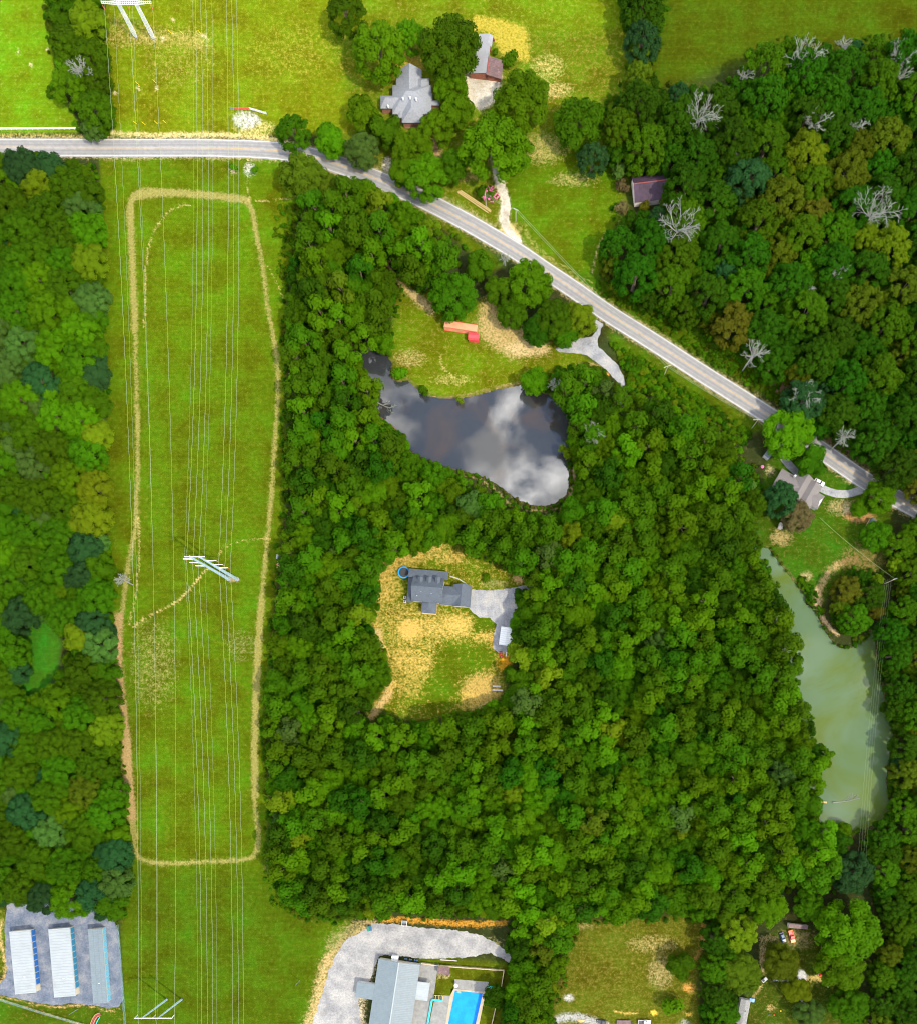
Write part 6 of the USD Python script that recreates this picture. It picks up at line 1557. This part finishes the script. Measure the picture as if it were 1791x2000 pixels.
def instancer(name, items, label, cat):
    """One object of many alike plants: (kind, tone, variant, px, py, r_px, rotation, height factor)."""
    pi = UsdGeom.PointInstancer.Define(stage, '/World/' + name)
    keys = sorted({(k, t, v) for k, t, v, *_ in items}); ids = {k: i for i, k in enumerate(keys)}
    for i, k in enumerate(keys):
        p = UsdGeom.Xform.Define(stage, f'/World/{name}/kind_{i:03d}')
        p.GetPrim().GetReferences().AddInternalReference(proto(*k))
        pi.CreatePrototypesRel().AddTarget(p.GetPath())
    pos, sc, ori, idx = [], [], [], []
    for k, t_, v, px, py, r, ro, hs in items:
        R0, H0 = SPEC[k][:2]; s = r * S / R0; H = H0 * s * hs
        x, y = W(px, py, H * .72); s *= (ALT - H * .72) / ALT
        pos.append((x, y, 0)); sc.append((s, s, s * hs)); idx.append(ids[(k, t_, v)])
        q = Gf.Rotation(Gf.Vec3d(0, 0, 1), ro).GetQuat()
        ori.append(Gf.Quath(q.GetReal(), *[float(c) for c in q.GetImaginary()]))
    pi.CreatePositionsAttr(Vt.Vec3fArray([Gf.Vec3f(*p) for p in pos])); pi.CreateScalesAttr(Vt.Vec3fArray([Gf.Vec3f(*p) for p in sc]))
    pi.CreateOrientationsAttr(Vt.QuathArray(ori)); pi.CreateProtoIndicesAttr(Vt.IntArray(idx))
    tag(pi, label, cat, kind='stuff')
instancer('woodland', stuff, 'smaller crowns filling the woods between the larger trees', 'woodland')

# -- undergrowth along the wood edges, brush on the verges
brush = []
g = np.random.default_rng(77)
allwood = np.zeros((RH, RW), bool)
for w_ in WOODS:
    allwood |= w_[2]
dout = ndimage.distance_transform_edt(~allwood) * RS
water_m = (raster([POND]) > .5) | (raster([LAKE]) > .5)
road_m = raster([[tuple(q) for q in rp]], 58) > .5
keep_out = water_m | road_m | (raster([LOT, LOOP_ROAD, HOUSE_GRAVEL, Y_DRIVE, HOUSE_CLEARING, POOL_LAWN]) > .5)
edge = (dout > 0) & (dout < 9) & ~keep_out & ~(raster([BARN_GAP, W_CLEARING]) > .5)
def sow(m, n, r0, r1, tones, probs, seed):
    q = np.random.default_rng(seed)
    ys, xs = np.nonzero(m)
    for k in q.integers(0, len(xs), n):
        brush.append(('shrub', tones[q.choice(len(tones), p=probs)], int(q.integers(0, 2)), xs[k] * RS - PAD + q.random() * 2, ys[k] * RS - PAD + q.random() * 2, r0 + (r1 - r0) * q.random() ** 1.8, q.random() * 360, .5 + .6 * q.random()))
sow(edge, 1500, 3, 8, ['mid green', 'fresh green', 'olive', 'deep green'], [.4, .3, .15, .15], 1)
VERGE = mask([(1120,575),(1180,545),(1260,600),(1380,645),(1480,690),(1530,760),(1545,800),(1500,785),(1400,735),(1300,670),(1200,605)], minus=[])
VERGE2 = mask([(1190,665),(1240,690),(1300,730),(1400,795),(1470,850),(1450,880),(1400,850),(1340,800),(1290,770),(1230,765),(1222,720)])
NOTCH = mask([(572,345),(620,360),(660,350),(600,330)], [(535,400),(580,400),(572,480),(560,560),(540,520)])
sow(VERGE & ~road_m, 420, 2.5, 7, ['fresh green', 'mid green', 'olive'], [.4, .4, .2], 2)
sow(VERGE2 & ~road_m, 520, 3, 9, ['fresh green', 'mid green', 'yellow-green', 'deep green'], [.35, .4, .1, .15], 3)
sow(NOTCH & ~road_m, 80, 2.5, 7, ['fresh green', 'mid green', 'olive'], [.4, .4, .2], 4)
shore = ((ndimage.distance_transform_edt(~(raster([LAKE]) > .5)) * RS < 7) & ~water_m & (XX_ := np.ones((RH, RW), bool)))
sow(shore, 160, 2.5, 6, ['mid green', 'deep green', 'olive'], [.5, .3, .2], 5)
#sow(mask([(240,1880),(420,1860),(560,1800),(600,1830),(560,2000),(250,2000)]), 260, 1.2, 2.6, ['mid green', 'fresh green', 'deep green'], [.5, .3, .2], 6)
pshore = (ndimage.distance_transform_edt(~(raster([POND]) > .5)) * RS < 9) & ~water_m & ~(raster([[(758,690),(1040,690),(1040,790),(760,790)]]) > .5)
sow(pshore, 170, 2, 6, ['mid green', 'fresh green', 'olive', 'russet'], [.4, .25, .2, .15], 9)
sow(mask([(1560,1120),(1590,1150),(1610,1200),(1600,1205),(1575,1165)]), 50, 3, 8, ['mid green', 'deep green', 'fresh green'], [.5, .3, .2], 8)
brush = [b_ for b_ in brush if np.hypot(rp[:, 0] - b_[3], rp[:, 1] - b_[4]).min() > 20 + b_[5]]
instancer('undergrowth', brush, 'low green brush along the wood edges and road verges', 'undergrowth')

# -- bare trees
def bare_tree(label, px, py, r_px, seed, hs=1.0, lean=(0, 0), mat='dead_wood', flat=False, name='bare_tree', base=None, twig=1.0):
    q = np.random.default_rng(seed)
    R = r_px * S; H = (3.0 if flat else min(20, 1.5 * R + 10.5)) * hs
    x, y = W(px, py, 0 if flat else H * .85)
    t = thing(name, label, 'tree' if not flat else 'fallen tree', (x, y, 0), 0)
    trunk, limbs = MB(), MB()
    def grow_(m, p, d, L, r, depth):
        n = 4
        pts = [p]
        dd = d.copy()
        for _ in range(n):
            dd = dd + q.normal(size=3) * .10; dd[2] += 0 if flat else .03; dd /= np.linalg.norm(dd)
            pts.append(pts[-1] + dd * L / n)
        pts = np.array(pts)
        if flat:
            pts[:, 2] = np.maximum(pts[:, 2] * .5 - .3, -.7)
        m.tube(pts, np.linspace(r, r * .45, n + 1), 5 if depth < 2 else 3)
        if depth < 4:
            for j, at in enumerate((1, 2, 3, 4, 4) if depth < 3 else (2, 3, 4)):
                a = q.normal(size=3); a -= a.dot(dd) * dd; a /= np.linalg.norm(a)
                nd = dd * .8 + a * (.55 + .25 * q.random()); nd[2] = nd[2] * .8 if not flat else nd[2] * .3
                nd /= np.linalg.norm(nd)
                grow_(m, pts[at], nd, L * (.40 + .2 * q.random()) * (1.15 - .1 * at), max(r * .50, .05 * twig), depth + 1)
    if flat:
        d0 = np.array([math.cos(lean[0]), math.sin(lean[0]), .12])
        grow_(limbs, np.zeros(3), d0, R * 1.1, .20, 1)
        limbs.build('branches', M[mat], t)
        MB().tube([(0, 0, -.3), tuple(-d0 * R * .5 * [1, 1, 0] + [0, 0, -.1])], [.2, .24], 7).build('trunk', M[mat], t)
        return t
    top = np.array([lean[0], lean[1], H * .62])
    trunk.tube([(0, 0, -.3), tuple(top * [.4, .4, .5]), tuple(top)], [.34, .28, .2], 7)
    trunk.build('trunk', M[mat], t)
    for k in range(8):
        a = k * .785 + q.random() * .5
        st = top * [1, 1, .66 + .045 * k]
        d = np.array([math.cos(a) * .85, math.sin(a) * .85, .75 + .15 * q.random()]); d /= np.linalg.norm(d)
        grow_(limbs, st, d, R * .95, .19, 1)
    limbs.build('branches', M[mat], t)
    return t
BARE = [(1372, 210, 36, 'bare white forked tree rising above the oak wood'), (1328, 432, 40, 'bare pale tree with fanned branches below the purple barn'), (1600, 222, 26, 'bare leaning tree in the middle of the oak wood'), (1715, 402, 42, 'big bare pale green-white tree near the right edge'),
        (1477, 680, 26, 'bare tree with fanned branches at the verge of the diagonal road'), (1582, 765, 27, 'bare white tree standing near where the road vanishes'), (1655, 68, 15, 'small bare tree at the edge of the dark upper field'), (1575, 95, 34, 'pale bare tree at the upper edge of the oak wood'),
        (1768, 88, 26, 'bare tree at the upper right corner'), (1765, 130, 20, 'lower of two bare trees at the upper right corner'), (1155, 838, 22, 'bare tree between the grey pond and the gravel lane'), (140, 116, 20, 'bare white twiggy tree in the middle of the hedge'), (1680, 230, 20, 'thin bare tree right of the leaning one in the oak wood'),
        (1447, 290, 13, 'small bare tree in the left part of the oak wood'), (1580, 555, 14, 'small bare tree in the lower part of the oak wood'), (1655, 848, 20, 'pale bare tree above the last bend of the road'), (1085, 745, 14, 'small bare tree at the right shore of the grey pond'), (225, 1128, 13, 'bare sapling at the left edge of the meadow'),
        (1460, 130, 16, 'grey bare tree at the left corner of the oak wood'), (1640, 515, 20, 'grey bare tree in the right part of the oak wood')]
for k, (x, y, r, l) in enumerate(BARE):
    bare_tree(l, x, y, r, 400 + k, 1.12, (.6, .4))
bare_tree('white stump with two bare arms at the lower edge of the diagonal road', 986, 500, 11, 470, .5)
bare_tree('bleached fallen tree lying in the bottom of the green lake', 1640, 1567, 26, 471, 1, (0.05, 0), flat=True, name='fallen_tree')
bare_tree('fallen tree trailing branches into the left side of the grey pond', 742, 788, 20, 472, 1, (-.5, 0), flat=True, name='fallen_tree')
MB().tube([(*W(1599, 1566), -.35), (*W(1615, 1568), -.3)], [.5, .42], 9).build('log', M['pale_wood'], None, 'pale log floating at the left shore of the green lake', 'log')
MB().tube([(*W(860, 1875), .2), (*W(893, 1877.5), .2)], [.2, .15], 8).build('log', M['grey_wood'], None, 'weathered log lying on the grass above the pool lawn fence', 'log')
q = np.random.default_rng(5)
fl = MB()
for k in range(70):
    a, u = q.random() * 6.28, q.random() ** .5
    px_, py_ = 953 + 17 * u * math.cos(a) + 3, 374 + 17 * u * math.sin(a)
    x, y = W(px_, py_, 4.2)
    fl.tm(trimesh.creation.icosphere(1, .16 + .2 * q.random()).apply_translation([x, y, 4.9 - 2.2 * u + .5 * q.random()]))
fl.build('blossom', M['pink'], None, 'pink blossoms scattered over the bush beside the cream driveway', 'blossoms', kind='stuff')
